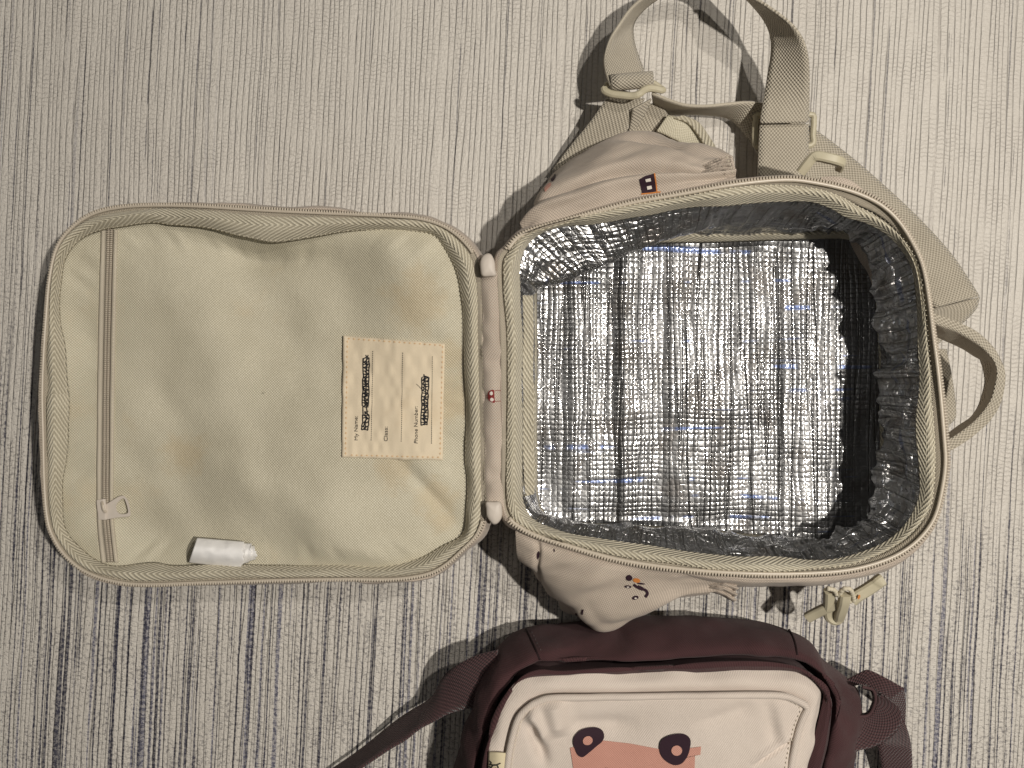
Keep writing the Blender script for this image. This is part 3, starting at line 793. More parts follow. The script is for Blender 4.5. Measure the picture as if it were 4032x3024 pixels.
# floor: quilted foil with long creases
K = 90
G = []
for k in range(K + 1):
    t = 1.03*(1 - k/K)
    r = cb + (fl - cb)*t
    x, y = r[:, 0], r[:, 1]
    z = 0.0122 + 0.0012*vn(x*26, y*26, 1) + 0.0009*vn(x*115, y*5, 4) + 0.0004*vn(x*9, y*80, 7)
    e = np.clip((t - 0.90)/0.13, 0, 1)**2
    r[:, 2] = z*(1-e) + (0.0150 + 0.0008*vn(x*130, y*130, 2))*e
    G.append(r)
G = np.array(G)
floor_bvh = bvh_grid(G, True)
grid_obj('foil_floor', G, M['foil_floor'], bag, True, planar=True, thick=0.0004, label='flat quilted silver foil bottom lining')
# binding tape round the floor seam
fb0 = outward(fl, cb, -0.0012, 0.0); fb1 = outward(fl, cb, 0.0052, 0.0)
fb0[:, 2] = 0.0158; fb1[:, 2] = 0.0205
G = across(fb0, fb1, np.linspace(0, 1, 8), 0.0026, 0.0008, 21)
grid_obj('floor_binding', G, M['tape'], bag, True, thick=0.001)
# second binding beside the hinge, low inside the opening
e1 = [r3(*q) for q in ((252,452),(254,600),(250,760),(254,830),(252,1000),(256,1130),(262,1225))]
e2 = [r3(*q) for q in ((292,452),(294,600),(292,760),(298,832),(296,1000),(300,1130),(296,1215))]
ribbon('inner_binding', e1, e2, [0.044, 0.046, 0.044], M['tape'], bag, n=70, wob=0.0016, thick=0.0012)

# ---------------------------------------------------------------- hinge strip
cx = [r2(1902, 330), r2(1906, 600), r2(1910, 830), r2(1914, 1050), r2(1920, 1290)]
ax = cr(cx, 60)
G = []
for s in np.linspace(-1, 1, 17):
    a = s*math.pi*0.5
    pts = []
    for i, (x, y) in enumerate(ax):
        hw = 46 + 2*math.sin(i*0.4)
        z = 0.0525 + 0.0052*math.cos(a) + 0.0011*float(vn(i*0.35, s*1.6, 2.0))
        pts.append(P(x + hw*math.sin(a), y, z))
    G.append(pts)
G = np.array(G); hinge_bvh = bvh_grid(G, False)
hinge = grid_obj('hinge_strip', G, M['outer'], bag, thick=0.0012)
for k in (3, 13): stitches('hinge_stitching', [topx(v) for v in G[k]], hinge_bvh, M['thread'], hinge, 10, 6, 5, 0.0003, 0.056)
for (pts) in ([(1857,290),(1866,268),(1885,257),(1903,262),(1916,290),(1919,320),(1921,348),(1896,352),(1866,350),(1858,325)],
              [(1880,1272),(1910,1270),(1938,1271),(1947,1300),(1945,1335),(1930,1358),(1912,1364),(1898,1352),(1884,1330),(1881,1300)]):
    o_ = cr(conv(r2, pts), 60, True); c = o_.mean(0)
    lay = []
    for s, z in ((1.0, 0.054), (1.0, 0.0595), (0.96, 0.0612), (0.85, 0.0620), (0.45, 0.0625), (0.02, 0.0626)):
        lay.append([P(*(c + (q - c)*s), z) for q in o_])
    G = np.array(lay)
    grid_obj('end_cap', G, M['cap'], hinge, True, planar=True, thick=0)
# little red house printed on the strip
decal('print', [r5(*q) for q in ((1436,640),(1440,606),(1462,590),(1486,592),(1490,650),(1492,704),(1456,694),(1440,676))], hinge_bvh, M['red'], hinge, 40, 4, 0.0003, 0.058)
for c0 in ((1466,620), (1470,676)):
    decal('print', [r5(c0[0]+13*math.cos(a), c0[1]+17*math.sin(a)) for a in np.linspace(0, TAU, 10, endpoint=False)], hinge_bvh, M['white'], hinge, 24, 3, 0.0006, 0.058)
strokes('print', [[r5(1492,596), r5(1520,592), r5(1548,600)], [r5(1492,694), r5(1525,690), r5(1552,690)], [r5(1425,630), r5(1428,650), r5(1430,670)]], 2.2, hinge_bvh, M['red'], hinge, 0.0004, 0.058)
# raw cloth flange between the strip and the rim
e1 = [r2(*q) for q in ((1936,330),(1942,600),(1950,830),(1955,1050),(1958,1300))]
e2 = [r2(*q) for q in ((1985,330),(1988,600),(1992,830),(1998,1050),(2005,1300))]
ribbon('hinge_flange', e1, e2, [0.054, 0.055, 0.054], M['outer'], bag, n=60, wob=0.0008, thick=0.0012)

# ---------------------------------------------------------------- side pockets
def pocket(curves, nu, m, folds, seed):
    curves = [[(x, y, z - 0.0042*min(1, max(0, (x - 2150)/450))*min(1, z/0.06)) for x, y, z in c] for c in curves]
    cs = [cr(PA(c), nu) for c in curves]
    G = rows(cs, m)
    nn = up(normals(G, False))
    vv = np.linspace(0, 1, len(G))[:, None]; uu = np.linspace(0, 1, nu)[None]
    d = 0.0024*fbm((G[..., 0] + G[..., 1]*0.5)*22 + seed, (G[..., 1] - G[..., 0]*0.35)*60, G[..., 2]*20, 3) + folds(uu, vv, G)
    edge = np.clip(vv*9, 0, 1)
    return G + nn*(d*edge)[..., None]
def up_folds(u, v, G):
    # long slack folds running from the gathered mouth down to the corner
    d = -0.0065*np.exp(-((v - (0.50 - 0.22*u))/0.040)**2)*np.clip(u*4, 0, 1)*np.clip((1-u)*5, 0, 1)
    d += -0.0050*np.exp(-((v - (0.72 - 0.42*(u - 0.5)))/0.045)**2)*np.exp(-((u - 0.62)/0.16)**2)
    d += 0.0036*np.exp(-((v - (0.36 - 0.14*u))/0.05)**2)
    d += 0.0010*np.sin(v*42 + 4*u)*np.clip((u - 0.72)*4, 0, 1)
    return d
zi = 0.069
PU = pocket([
    [(2030,940,.054),(2100,904,.056),(2250,862,.059),(2420,814,.063),(2620,772,.067),(2800,738,.070),(2898,722,.071)],
    [(2044,905,.052),(2112,858,.056),(2265,796,.061),(2430,740,.064),(2620,705,.067),(2790,692,.069),(2896,675,.070)],
    [(2070,853,.046),(2132,762,.052),(2270,690,.058),(2440,618,.058),(2610,612,.060),(2765,648,.064),(2892,640,.066)],
    [(2104,785,.034),(2170,690,.036),(2283,604,.038),(2448,519,.040),(2612,531,.042),(2730,582,.048),(2880,612,.056)],
    [(2112,800,.004),(2178,705,.004),(2290,620,.004),(2455,535,.004),(2612,548,.004),(2725,600,.004),(2830,640,.004)]], 170, 16, up_folds, 3)
pu_bvh = bvh_grid(PU, False)
pocket_u = grid_obj('side_pocket', PU, M['outer'], bag, thick=0.0008, label='slack side pocket with dark printed bus beside the strap loop')
def lo_folds(u, v, G):
    d = -0.0022*np.exp(-((v - (0.30 + 0.30*u))/0.030)**2)*np.clip((u - 0.35)*5, 0, 1)
    d += 0.0009*np.sin(v*38 + 6*u)*np.clip((u - 0.75)*4, 0, 1)
    d += -0.0018*np.exp(-((u - 0.11)/0.012)**2)
    return d
PL = pocket([
    [(2030,2072,.054),(2110,2114,.056),(2250,2160,.059),(2400,2204,.063),(2560,2236,.067),(2760,2258,.070),(2914,2265,.071)],
    [(2036,2130,.051),(2130,2186,.055),(2280,2250,.060),(2440,2300,.062),(2640,2306,.064),(2790,2302,.066),(2914,2298,.068)],
    [(2049,2194,.043),(2129,2279,.046),(2240,2368,.047),(2370,2474,.043),(2500,2418,.050),(2640,2368,.056),(2800,2344,.062)],
    [(2085,2236,.016),(2140,2318,.014),(2215,2396,.012),(2372,2440,.018),(2490,2380,.020),(2630,2330,.02),(2790,2310,.03)],
    [(2110,2240,.004),(2170,2310,.004),(2240,2370,.004),(2360,2400,.004),(2470,2340,.004),(2600,2290,.004),(2750,2270,.004)]], 170, 16, lo_folds, 11)
pl_bvh = bvh_grid(PL, False)
pocket_l = grid_obj('side_pocket', PL, M['outer'], bag, thick=0.0008, label='slack side pocket with plum and orange print pointing at the maroon bag')
# gathered elastic ends
def gather(name, corners, z, nrid, parent, amp=0.0011):
    a, b_, c, d = [np.array(q) for q in corners]   # a->b one long edge, d->c the other
    nu, nv = 26, 64
    G = np.zeros((nv, nu, 3))
    for j, v in enumerate(np.linspace(0, 1, nv)):
        for i, u in enumerate(np.linspace(0, 1, nu)):
            q = (a*(1-u) + b_*u)*(1-v) + (d*(1-u) + c*u)*v
            zz = z - 0.007*(1-u)**2 + 0.003*math.sin(math.pi*v) + amp*(0.5 + 0.6*u)*math.sin(v*nrid*TAU + 1.4*math.sin(u*3)) + 0.0008*float(vn(u*5, v*7, nrid))
            G[j, i] = P(q[0] + 5*math.sin(v*nrid*TAU + 1)*(u > 0.9), q[1] + 5*math.sin(u*5 + v*3), zz)
    return grid_obj(name, G, M['outer'], parent, thick=0.0010)
gather('gathered_edge', [r6(1640,120), r6(1930,40), r6(1975,205), r6(1660,265)], 0.0645, 5.5, pocket_u)
gather('gathered_edge', [r7(1770,430), r7(2035,450), r7(2000,635), r7(1760,560)], 0.062, 4.5, pocket_l)
stitches('stitching', [r6(1900,35), r6(1935,110), r6(1965,210)], bvh_grid(np.array([[P(*r6(1850,0), .073), P(*r6(2050,0), .073)], [P(*r6(1850,260), .073), P(*r6(2050,260), .073)]]), False), M['thread'], pocket_u, 12, 3, 6, 0.0006, 0.072)
# prints
def bus():
    decal('print', [r6(*q) for q in ((1142,232),(1200,205),(1275,188),(1286,260),(1292,342),(1230,356),(1170,368),(1158,300))], pu_bvh, M['plum'], pocket_u, 40, 5, 0.0004, 0.066, closed_cr=False)
    decal('print', [r6(*q) for q in ((1196,232),(1240,222),(1246,246),(1202,254))], pu_bvh, M['white'], pocket_u, 16, 3, 0.0007, 0.066, closed_cr=False)
    decal('print', [r6(*q) for q in ((1208,292),(1248,284),(1254,316),(1214,324))], pu_bvh, M['white'], pocket_u, 16, 3, 0.0007, 0.066, closed_cr=False)
    strokes('print', [[r6(1276,186), r6(1290,270), r6(1298,344)], [r6(1160,366), r6(1240,358), r6(1330,346)]], 5, pu_bvh, M['orange'], pocket_u, 0.0005, 0.066)
bus()
decal('print', [r6(*q) for q in ((322,318),(345,285),(372,268),(380,290),(350,325),(330,345))], pu_bvh, M['salmon'], pocket_u, 20, 3, 0.0005, 0.04)
decal('print', [r6(*q) for q in ((376,240),(398,215),(420,190),(414,235),(390,262))], pu_bvh, M['plum'], pocket_u, 20, 3, 0.0005, 0.04)
def ell(f, cx_, cy_, a, b_, rot=0, k=14): return [f(cx_ + a*math.cos(t)*math.cos(rot) - b_*math.sin(t)*math.sin(rot), cy_ + a*math.cos(t)*math.sin(rot) + b_*math.sin(t)*math.cos(rot)) for t in np.linspace(0, TAU, k, endpoint=False)]
for m_, e in (('plum', ell(r7, 1160, 450, 26, 24)), ('orange', ell(r7, 1220, 470, 30, 18, 0.2)), ('plum', ell(r7, 1152, 520, 28, 12, 0.1)), ('plum', ell(r7, 1255, 496, 32, 7, 0.1)),
              ('plum', ell(r7, 1210, 608, 27, 15, -0.3)), ('plum', ell(r7, 442, 272, 15, 34, 0.1)), ('plum', ell(r7, 568, 236, 6, 14))):
    decal('print', e, pl_bvh, M[m_], pocket_l, 28, 4, 0.0004, 0.055)
decal('print', ell(r7, 1152, 520, 11, 5, 0.1), pl_bvh, M['white'], pocket_l, 16, 2, 0.0007, 0.055)
decal('print', ell(r7, 1212, 610, 9, 6, 0.1), pl_bvh, M['white'], pocket_l, 16, 2, 0.0007, 0.055)
strokes('print', [[r7(1196,504), r7(1240,532), r7(1290,548), r7(1306,574), r7(1288,604)]], 11, pl_bvh, M['plum'], pocket_l, 0.0004, 0.055)
strokes('print', [[r7(1230,520), r7(1270,540)]], 15, pl_bvh, M['plum'], pocket_l, 0.0005, 0.055)
strokes('print', [[r7(742,730), r7(756,766)], [r7(796,700), r7(790,742)]], 7, pl_bvh, M['plum'], pocket_l, 0.0004, 0.02)
# pocket back lining with bound seam, seen behind the mouth
ribbon('pocket_lining', [r12(*q) for q in ((1040,800),(1150,820),(1270,870),(1400,1000),(1500,1150),(1590,1330))], [r12(*q) for q in ((900,1000),(1000,1040),(1100,1090),(1180,1130),(1280,1230),(1400,1340))], [0.018, 0.020, 0.026], M['lining'], bag, n=50, m=8, wob=0.0012)
ribbon('seam_binding', [r12(*q) for q in ((1230,800),(1420,880),(1530,1020),(1620,1160),(1700,1310))], [r12(*q) for q in ((1120,830),(1290,890),(1400,1010),(1490,1150),(1575,1320))], [0.020, 0.023, 0.030], M['tape'], bag, n=50, wob=0.0006)

# ---------------------------------------------------------------- straps
W = 0.024
strap, LG = ribbon('shoulder_strap',
    [(240,410),(218,340),(214,270),(238,190),(288,110),(345,30),(430,-40),(560,-105),(700,-118),(815,-70),(890,0),(962,85),(1000,165),(1006,250),(988,380),(964,540),(960,586)],
    [(410,385),(398,335),(374,270),(352,195),(350,110),(400,40),(475,-15),(580,-70),(700,-80),(835,-45),(948,10),(1080,100),(1150,180),(1182,270),(1192,400),(1192,550),(1190,582)],
    [0.026,0.022,0.020,0.022,0.026,0.030,0.034,0.036,0.036,0.036,0.035,0.031,0.028], M['web'], bag, W=W, sgn=[1,1,1,1,1,-1,-1,-1,-1,-1], n=160, conv=r1, label='webbing strap looping up between two plastic sliders')
ribbon('strap_end', [(958,592),(952,700),(946,835)], [(1190,588),(1188,690),(1182,835)], [0.0235, 0.0225, 0.0215], M['web'], strap, n=40, conv=r1)
ribbon('strap_end', [(240,450),(150,580),(60,690),(-30,810)], [(410,470),(345,590),(290,670),(170,800)], [0.026, 0.020, 0.014, 0.009], M['web'], strap, n=60, conv=r1)
ribbon('strap_end', [(395,500),(352,580),(330,650),(320,720)], [(480,490),(530,560),(560,640),(590,720)], [0.018, 0.014, 0.011, 0.009], M['web'], strap, n=40, conv=r1)
# frayed folded edge between the two layers
ribbon('strap_fold', [(352,520),(340,600),(330,640)], [(440,470),(400,560),(350,640)], [0.027, 0.022, 0.018], M['web'], strap, n=30, conv=r1, wob=0.001)
strap2, _ = ribbon('shoulder_strap',
    [(440,448),(520,478),(600,503),(700,508),(800,498),(900,488),(1000,500),(1100,545),(1215,612),(1380,735),(1520,855),(1640,965),(1760,1085),(1870,1210),(1960,1340),(2002,1408)],
    [(450,520),(520,545),(620,548),(720,552),(800,565),(860,610),(920,690),(980,760),(1090,800),(1220,905),(1350,1010),(1460,1105),(1560,1200),(1660,1300),(1740,1400),(1795,1462)],
    [0.020,0.018,0.016,0.014,0.012,0.010,0.009,0.008,0.008,0.008,0.009,0.010], M['web'], bag, W=W, sgn=[1,1,.6,0,0,0,0], n=170, conv=r1, label='wide webbing strap lying flat past the bag corner')
ribbon('strap_fold', [(2004,1412),(1985,1470),(1930,1530),(1870,1580),(1800,1640)], [(1795,1466),(1760,1480),(1720,1500),(1690,1530),(1650,1580)], [0.007,0.006,0.005,0.005], M['web'], strap2, n=40, conv=r1)
ribbon('strap_end', [(545,690),(580,860),(605,1020),(615,1180),(570,1240)], [(380,690),(400,860),(420,1020),(430,1200),(430,1260)], [0.006, 0.006, 0.005], M['web'], strap2, n=40, conv=r9)
# sliders
rl = np.array([P(*r12(*q), z) for q, z in (((330,402), .032), ((450,388), .032), ((600,376), .032), ((720,366), .032), ((850,356), .032))])
tube('strap_roll', rl, 0.0042, M['web'], strap, 16)
sl = [(250,470),(262,500),(340,535),(460,552),(590,562),(680,540),(740,492),(800,468),(880,470),(960,488),(985,478)]
zz = np.interp(np.arange(len(sl)), [0, 5, 10], [.030, .036, .031])
bar('slider_buckle', cr(np.array([P(*r12(*q), z) for q, z in zip(sl, zz)]), 40), 0.0036, 0.0030, M['plastic'], strap, 0.001)
bar('slider_buckle', cr(np.array([P(*r12(*q), .027) for q in ((250,470),(300,410),(450,400),(700,380),(860,400),(975,480))]), 30), 0.0026, 0.0030, M['plastic'], strap, 0.001)
fr = [(945,548),(1075,556),(1200,545),(1212,575),(1208,640),(1200,690),(1075,700),(950,695),(935,680),(932,620),(938,565)]
bar('slider_buckle', cr(np.array([P(*r1(*q), 0.0165) for q in fr]), 60, True), 0.0030, 0.0030, M['plastic'], strap, 0.001, closed=True)

# grab handle: folded webbing standing on edge
OT = [(380,400),(480,440),(600,482),(760,562),(880,668),(955,800),(972,920),(938,1080),(860,1210),(740,1320),(620,1402),(500,1470),(420,1510)]
IT = [(400,480),(500,520),(620,562),(760,642),(868,745),(908,850),(890,980),(838,1100),(750,1208),(650,1290),(550,1355),(460,1410),(400,1440)]
IB = [(400,560),(515,620),(650,682),(780,764),(862,815),(850,880),(828,985),(795,1085),(715,1182),(610,1262),(530,1320),(460,1360),(400,1390)]
zt_ = [.052]*13; a_ = cr(PA([(*r9(*q), .050) for q in OT]), 90); b_ = cr(PA([(*r9(*q), .051) for q in IT]), 90); c_ = cr(PA([(*r9(*q), .034) for q in IB]), 90)
d_ = a_.copy(); d_[:, 2] = .032; d_[:, :2] -= (a_ - b_)[:, :2]*0.1
G = np.concatenate([rows([a_, b_], 4, False)[:-1], rows([b_, c_], 8, False)[:-1], rows([c_, d_], 3, False)[:-1], rows([d_, a_], 6, False)])
G += normals(G, False)*(vn(G[..., 0]*150, G[..., 1]*150, G[..., 2]*150)*0.0004)[..., None]
n0 = normals(G, False)
f = faces_grid(*G.shape[:2], False)
if n0[:3, :, 2].mean() < 0: f = f[:, ::-1]
obj('grab_handle', G, f, M['web'], bag, uv=uv_grid(G, False), label='small carry loop of folded webbing')

# zipper pulls hanging over the lower side
zp = bar('zipper_pull', cr(np.array([P(*r10(*q), z) for q, z in (((1200,485), .050), ((1196,600), .046), ((1190,740), .041), ((1235,795), .040), ((1290,790), .041), ((1320,720), .046), ((1355,610), .051), ((1368,525), .053))]), 40), 0.0052, 0.0046, M['plastic'], bag, 0.0009)
bar('zipper_pull', cr(np.array([P(*r10(*q), z) for q, z in (((955,782), .037), ((1060,725), .040), ((1180,670), .044), ((1290,628), .047))]), 24), 0.0050, 0.0040, M['plastic'], bag, 0.0008)
bar('zipper_pull', cr(np.array([P(*r10(*q), z) for q, z in (((1440,590), .047), ((1500,540), .048), ((1600,480), .049), ((1690,420), .050), ((1735,385), .051), ((1775,360), .051))]), 24), 0.0058, 0.0046, M['plastic'], bag, 0.0009)
cord = cr(np.array([P(*r10(*q), z) for q, z in (((1180,462), .058), ((1250,480), .055), ((1290,540), .052), ((1350,470), .056), ((1420,470), .057), ((1455,540), .053), ((1450,600), .050), ((1300,580), .049))]), 60)
tube('pull_cord', cord, 0.0011 + 0.0002*np.sin(np.arange(60)*1.9), M['thread'], bag, 8)
decal('print', ell(r10, 1520, 555, 12, 28, 0.3), bvh_grid(np.array([[P(*r10(1400,450), .0515), P(*r10(1650,450), .0515)], [P(*r10(1400,700), .0515), P(*r10(1650,700), .0515)]]), False), M['orange'], bag, 20, 3, 0.0002, 0.052)
# pull standing up beside the top corner
bar('zipper_pull', cr(np.array([P(*r11(*q), z) for q, z in (((560,665), .060), ((640,560), .062), ((735,450), .064), ((800,425), .065), ((950,452), .066), ((1090,488), .066), ((1150,520), .064), ((1130,590), .058))]), 40), 0.0046, 0.0040, M['plastic'], bag, 0.0008)
# loose cloth lip beside the top corner
ribbon('corner_lip', [r11(*q) for q in ((850,730),(1000,715),(1200,740),(1350,810),(1500,930))], [r11(*q) for q in ((850,760),(1020,800),(1200,860),(1350,930),(1480,1010))], [0.068, 0.070, 0.068], M['outer'], bag, n=40)

# ================================================================== THE MAROON BAG
bp = thing('backpack', P(2640, 3100, 0), 'maroon and cream small backpack with salmon face print, lying on its back', 'backpack')
def low(y): return y
OUT = conv(r4, [(470,900),(492,790),(520,685),(560,560),(618,400),(668,292),(705,248),(775,206),(900,178),(1100,164),(1300,156),(1500,170),(1690,200),(1752,242),(1832,322),(1900,392),(1926,440),(1922,560),(1902,685),(1880,820),(1840,1000),(1770,1180),(1600,1330),(1400,1390),(1200,1400),(900,1380),(640,1290),(500,1120),(455,1000)])
GUS = conv(r4, [(560,900),(575,790),(592,685),(622,570),(668,440),(705,380),(745,345),(800,320),(900,322),(1100,312),(1300,296),(1500,280),(1660,288),(1740,312),(1790,352),(1838,410),(1856,460),(1842,560),(1815,685),(1795,820),(1760,960),(1690,1080),(1550,1180),(1400,1220),(1200,1230),(920,1215),(720,1150),(610,1050),(570,970)])
PIP = conv(r4, [(592,900),(605,790),(618,685),(640,585),(685,465),(722,400),(762,358),(820,338),(900,342),(1100,330),(1300,320),(1500,308),(1640,312),(1720,330),(1770,362),(1818,420),(1832,470),(1815,560),(1785,685),(1765,820),(1730,940),(1660,1050),(1540,1140),(1400,1180),(1200,1190),(930,1175),(750,1110),(645,1010),(602,950)])
CRM = conv(r4, [(622,900),(630,790),(636,685),(645,590),(655,510),(700,432),(742,382),(800,362),(900,358),(1000,350),(1150,350),(1300,344),(1500,338),(1690,342),(1750,362),(1800,392),(1810,432),(1782,560),(1745,685),(1725,820),(1690,930),(1620,1030),(1520,1110),(1400,1150),(1200,1155),(950,1140),(780,1080),(680,990),(632,945)])
PKT = conv(r4, [(690,900),(692,790),(700,685),(712,600),(738,508),(775,465),(810,445),(860,432),(1000,430),(1200,427),(1400,424),(1560,422),(1660,424),(1712,440),(1748,466),(1735,500),(1715,560),(1690,685),(1675,800),(1640,900),(1570,990),(1480,1060),(1380,1090),(1200,1095),(980,1080),(830,1030),(740,960),(705,930)])
cp = np.array(P(*r4(1220, 780), 0.06))
def L_(pts, z): return ang_loop(PA([(x, y, z) for x, y in pts]), cp, thp)
thp = angles(PA([(x, y, .03) for x, y in OUT]), cp, 420)
out_ = L_(OUT, .022); gus = L_(GUS, .054); pip = L_(PIP, .062); crm = L_(CRM, .0625); pkt = L_(PKT, .066)
bot = outward(out_, cp, -0.006, 0); bot[:, 2] = 0.0028
mid = out_*0.5 + gus*0.5; mid = outward(mid, cp, 0.0035, 0.003)
topw = np.clip((gus[:, 1] + 0.16)/0.02, 0, 1)
gro = outward(gus, cp, -0.0012, 0); gro[:, 2] -= 0.004 + 0.011*topw
# gathered loose side towards the straps
G = rows([bot, out_, mid, outward(gus, cp, 0.001, 0.0015), gro], 10)
nn = normals(G, True)
if nn[20, :, 2].mean() < 0: nn = -nn
wr = np.clip((G[..., 0] - 0.125)/0.03, 0, 1)
vv = np.linspace(0, 1, len(G))[:, None]
G = G + nn*((0.0032*fbm(G[..., 0]*26 + 4, G[..., 1]*46, G[..., 2]*20, 3) + wr*0.0028*(np.abs(vn(G[..., 0]*70 + G[..., 1]*40, G[..., 1]*24, 3)) - 0.3))*np.sin(np.pi*vv))[..., None]
# sagging fold beside the touching pocket
fx = cr(PA([(2440,2500,.04),(2425,2530,.045),(2370,2555,.048),(2280,2575,.05),(2130,2596,.052)]), 80)
dd = np.sqrt(((G[:, :, None, :2] - fx[None, None, :, :2])**2).sum(-1)).min(-1)
G[..., 2] -= 0.006*np.exp(-(dd/0.0032)**2)
fx = cr(PA([(2420,2470,.035),(2405,2500,.04),(2350,2525,.045),(2270,2540,.046),(2150,2560,.046)]), 80)
dd = np.sqrt(((G[:, :, None, :2] - fx[None, None, :, :2])**2).sum(-1)).min(-1)
G[..., 2] += 0.0030*np.exp(-(dd/0.0045)**2)
# broad dent in the top gusset
dent = np.exp(-((G[..., 0] - 0.060)/0.022)**2 - ((G[..., 1] + 0.121)/0.007)**2)
G[..., 2] -= 0.005*dent
G[..., 2] = np.maximum(G[..., 2], 0.0018)
shell_bvh = bvh_grid(G, True)
shell = grid_obj('body_shell', G, M['maroon'], bp, True, thick=0.001)
# panel edge: rolled maroon border
gr2 = outward(gro, cp, -0.0012, 0); gr3 = outward(gus, cp, -0.0036, 0.003)
rb = [gro, gr2, gr3, pip + np.array([0, 0, 0.0025]), pip*0.5 + crm*0.5 + np.array([0, 0, 0.0026]), outward(crm, cp, -0.001, 0.0002)]
G = rows(rb, 6, False); nn = up(normals(G, True))
G = G + nn*(0.0007*vn(G[..., 0]*45, G[..., 1]*45, 5))[..., None]
grid_obj('front_border', G, M['maroon'], bp, True, thick=0.001, label='rolled maroon border around the cream front')
# seams across the border and gusset
for ln in ([r13(715,205), r13(760,300), r13(810,410), r13(855,520)], [r14(1228,205), r14(1275,300), r14(1300,390), r14(1312,470)]):
    path = np.array([on(shell_bvh, *q, 0.0, 0.04) for q in cr(np.array(ln), 30)])
    tube('seam', path, 0.0006, M['dark'], bp, 6)
stitches('seam_stitching', [r13(752,195), r13(850,390), r13(880,460)], shell_bvh, M['maroonweb'], bp, 10, 5, 5, 0.0003, 0.05)
# cream panel
G = []
crw = crm.copy()
for k, s in enumerate(np.linspace(0, 1.06, 22)):
    r = crw*(1-s) + pkt*s
    puff = 0.0032*math.sin(math.pi*min(1, s*0.92))
    pk = 0.0030*vn(r[:, 0]*75, r[:, 1]*75, 3)*math.exp(-(s/0.40)**2) + 0.0010*vn(r[:, 0]*38, r[:, 1]*38, s*2)
    r = r.copy(); r[:, 2] = 0.0628 + puff + pk + 0.0006*s
    j = np.clip(1 - s*4, 0, 1)
    r[:, :2] += (outward(r, cp, 1, 0) - r)[:, :2]*(0.0006*j*np.abs(vn(r[:, 0]*110, r[:, 1]*110, 8)))[:, None]
    G.append(r)
G = np.array(G)
grid_obj('front_panel', G, M['cream'], bp, True, planar=True, thick=0.001, label='puffy cream front panel')
# front pocket with corded edge
def fold_(px, py, x0, y0, x1, y1, wd):
    d = np.array([x1-x0, y1-y0], float); L = np.linalg.norm(d); d /= L
    s = (px-x0)*d[0] + (py-y0)*d[1]; t = -(px-x0)*d[1] + (py-y0)*d[0]
    return np.exp(-(t/wd)**2)*np.clip(s/(L*0.2), 0, 1)*np.clip((L-s)/(L*0.3), 0, 1)
def zpk(x, y):
    z0 = 0.068
    px = x/(S*(D-z0)/D) + 2016; py = 1512 - y/(S*(D-z0)/D)
    z = z0 + 0.0016*fbm(x*24 + 5, y*24 + 3, 2, 2)
    a = lambda *q: (*r13(*q[:2]), *r13(*q[2:4]), q[4])
    z = z + 0.0050*fold_(px, py, *a(990, 930, 1060, 1330, 44)) + 0.0048*fold_(px, py, *a(740, 1000, 930, 1420, 24)) - 0.0045*fold_(px, py, *a(740, 1130, 940, 1660, 24))
    b2_ = lambda *q: (*r14(*q[:2]), *r14(*q[2:4]), q[4])
    z = z - 0.0022*fold_(px, py, *b2_(1030, 900, 1110, 1450, 30)) + 0.0020*fold_(px, py, *b2_(1050, 900, 1190, 1420, 30)) - 0.0022*fold_(px, py, *b2_(1300, 1330, 840, 1640, 9)) - 0.0018*fold_(px, py, *b2_(900, 1000, 200, 1200, 30))
    z = z + 0.0016*fold_(px, py, *b2_(1280, 1300, 820, 1600, 16)) - 0.002*fold_(px, py, *a(1100, 1200, 1900, 1180, 30))
    return z
K = 110
G = []
for k in range(K + 1):
    t = 1.0*(1 - k/K)
    r = cp + (pkt - cp)*t
    r[:, 2] = zpk(r[:, 0], r[:, 1])
    e = np.clip((t - 0.965)/0.035, 0, 1)
    r[:, 2] = r[:, 2]*(1-e) + 0.0672*e
    G.append(r)
skirt = G[0].copy(); skirt[:, 2] = 0.0636
G = np.array([skirt] + G)
pk_bvh = bvh_grid(G, True)
pk = grid_obj('front_pocket', G, M['cream'], bp, True, planar=True, thick=0.0008, label='cream front pocket printed with a salmon face and dark round eyes')
pip2 = cp + (pkt - cp)*0.992; pip2[:, 2] = 0.0682 + 0.0003*vn(pip2[:, 0]*90, pip2[:, 1]*90)
tube('pocket_piping', pip2, 0.0017, M['cream'], pk, 8, True)
k_ = np.array([((v[0])/(S*(D-v[2])/D) + 2016, 1512 - v[1]/(S*(D-v[2])/D)) for v in (cp + (pkt - cp)*0.962 + np.array([0, 0, .0]))])
stitches('pocket_stitching', k_, pk_bvh, M['creamthread'], pk, 12, 7, 6, 0.0006, 0.068, closed=True)
# printed face
face = [(2259,3040),(2252,2990),(2244,2943),(2258,2940),(2373,2914),(2480,2926),(2597,2948),(2680,2946),(2722,2943),(2760,2938),(2757,2970),(2736,2972),(2734,3040),(2734,3140),(2640,3200),(2480,3210),(2330,3190),(2265,3120)]
decal('print', face, pk_bvh, M['salmon'], pk, 180, 24, 0.0005, 0.068, closed_cr=False)
decal('print', conv(r13, [(1200,1370),(1212,1310),(1260,1260),(1340,1230),(1430,1222),(1495,1245),(1522,1300),(1500,1360),(1440,1410),(1370,1470),(1300,1520),(1250,1500),(1220,1440)]), pk_bvh, M['plum'], pk, 60, 10, 0.0011, 0.068)
decal('print', ell(r13, 1350, 1348, 51, 43, -0.3), pk_bvh, M['salmon'], pk, 30, 4, 0.0016, 0.068)
decal('print', [(2596,2935),(2604,2910),(2630,2893),(2665,2885),(2698,2888),(2717,2908),(2716,2940),(2705,2975),(2682,3003),(2650,3008),(2618,2990),(2600,2965)], pk_bvh, M['plum'], pk, 60, 10, 0.0011, 0.068)
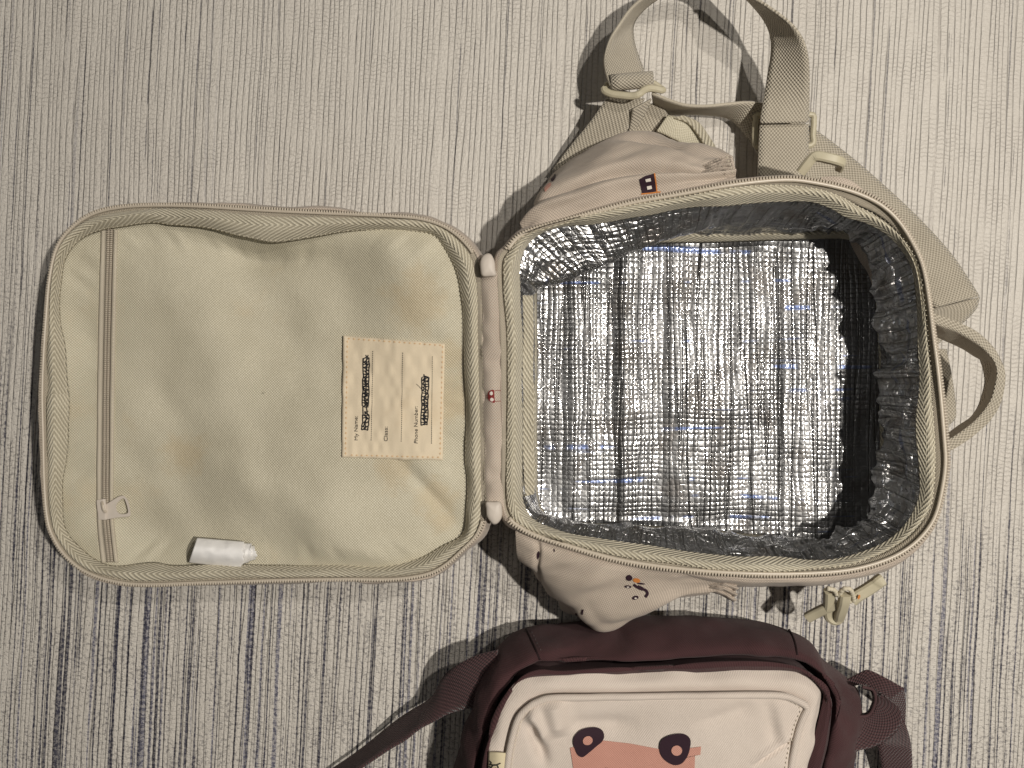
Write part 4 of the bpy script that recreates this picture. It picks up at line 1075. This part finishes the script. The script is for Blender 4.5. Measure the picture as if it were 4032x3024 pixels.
decal('print', ell(lambda x, y: (x, y), 2663, 2950, 21, 20), pk_bvh, M['salmon'], pk, 30, 4, 0.0016, 0.068)
decal('print', ell(lambda x, y: (x, y), 2388, 3030, 16, 10), pk_bvh, M['plum'], pk, 24, 4, 0.0011, 0.068)
# woven side tag with a looping signature mark
G = np.array([[P(*(np.array(r13(325, 1478))*(1-u)*(1-v) + np.array(r13(520, 1490))*u*(1-v) + np.array(r13(318, 1760))*(1-u)*v + np.array(r13(515, 1760))*u*v), 0.0665 + 0.003*math.sin(math.pi*u*0.8)) for u in np.linspace(0, 1, 12)] for v in np.linspace(0, 1, 14)])
tg = grid_obj('woven_tag', G, M['tagcloth'], bp, planar=True, thick=0.0006)
tg_b = bvh_grid(G, False)
strokes('lettering', [[r13(*q) for q in l] for l in ([(335,1565),(360,1585),(345,1610),(335,1600)], [(350,1605),(400,1612),(450,1590)], [(360,1640),(380,1610),(420,1615),(425,1650),(390,1665)], [(330,1630),(350,1625),(352,1660)], [(400,1640),(440,1680)])], 4.5, tg_b, M['ink'], tg, 0.0004, 0.068)

# straps of the maroon bag
ribbon('shoulder_strap', [(1960,2560),(1880,2580),(1800,2618),(1745,2665),(1697,2742),(1618,2795),(1539,2851),(1426,2941),(1302,3030),(1180,3110)], [(1920,2780),(1840,2790),(1765,2812),(1710,2835),(1652,2862),(1590,2910),(1540,2940),(1470,2985),(1395,3034),(1290,3110)],
       [0.040, 0.036, 0.030, 0.024, 0.020, 0.018, 0.017, 0.016], M['maroonweb'], bp, W=0.024, sgn=[0,-.5,-1,-1,-1,-1], n=110)
st, _ = ribbon('shoulder_strap', [(330,560),(440,500),(560,442),(640,455),(760,510),(900,585),(1042,668)], [(380,650),(440,630),(520,622),(600,640),(690,695),(770,755),(858,806)], [0.026, 0.030, 0.032, 0.032], M['maroonweb'], bp, n=60, conv=r15, label='maroon webbing strap twisted into a loop')
ribbon('strap_fold', [(858,806),(930,880),(985,960),(1005,1090)], [(1044,670),(1056,780),(1062,900),(1058,1090)], [0.028, 0.022, 0.016], M['maroonweb'], st, n=40, conv=r15)
ribbon('strap_loop', [(700,715),(800,772),(880,830),(960,892),(1005,980),(1002,1080),(945,1185),(850,1275),(720,1365),(600,1415),(480,1440),(350,1500)], [(665,665),(698,730),(706,800),(695,860),(680,905),(655,960),(620,1005),(570,1032),(520,1040),(480,1042),(440,1042),(400,1045)],
       [0.034, 0.033, 0.032, 0.032, 0.033], M['maroonweb'], st, n=90, conv=r15, m=14)
ribbon('strap_inside', [(520,625),(600,640),(665,665),(698,730),(706,800),(695,860),(655,960),(620,1005),(570,1032),(480,1042),(400,1045)], [(535,650),(600,665),(645,695),(668,740),(676,800),(665,855),(630,940),(598,980),(556,1002),(476,1010),(400,1010)],
       [0.030, 0.030, 0.028, 0.028], M['maroonweb'], st, W=0.022, sgn=1, n=70, conv=r15)
ribbon('strap_end', [(1000,1075),(945,1190),(850,1280),(722,1365),(738,1500),(765,1660),(800,1900)], [(1042,1075),(1075,1160),(1105,1260),(1132,1400),(1142,1520),(1145,1660),(1150,1900)], [0.020, 0.016, 0.012, 0.010], M['maroonweb'], st, n=70, conv=r15)
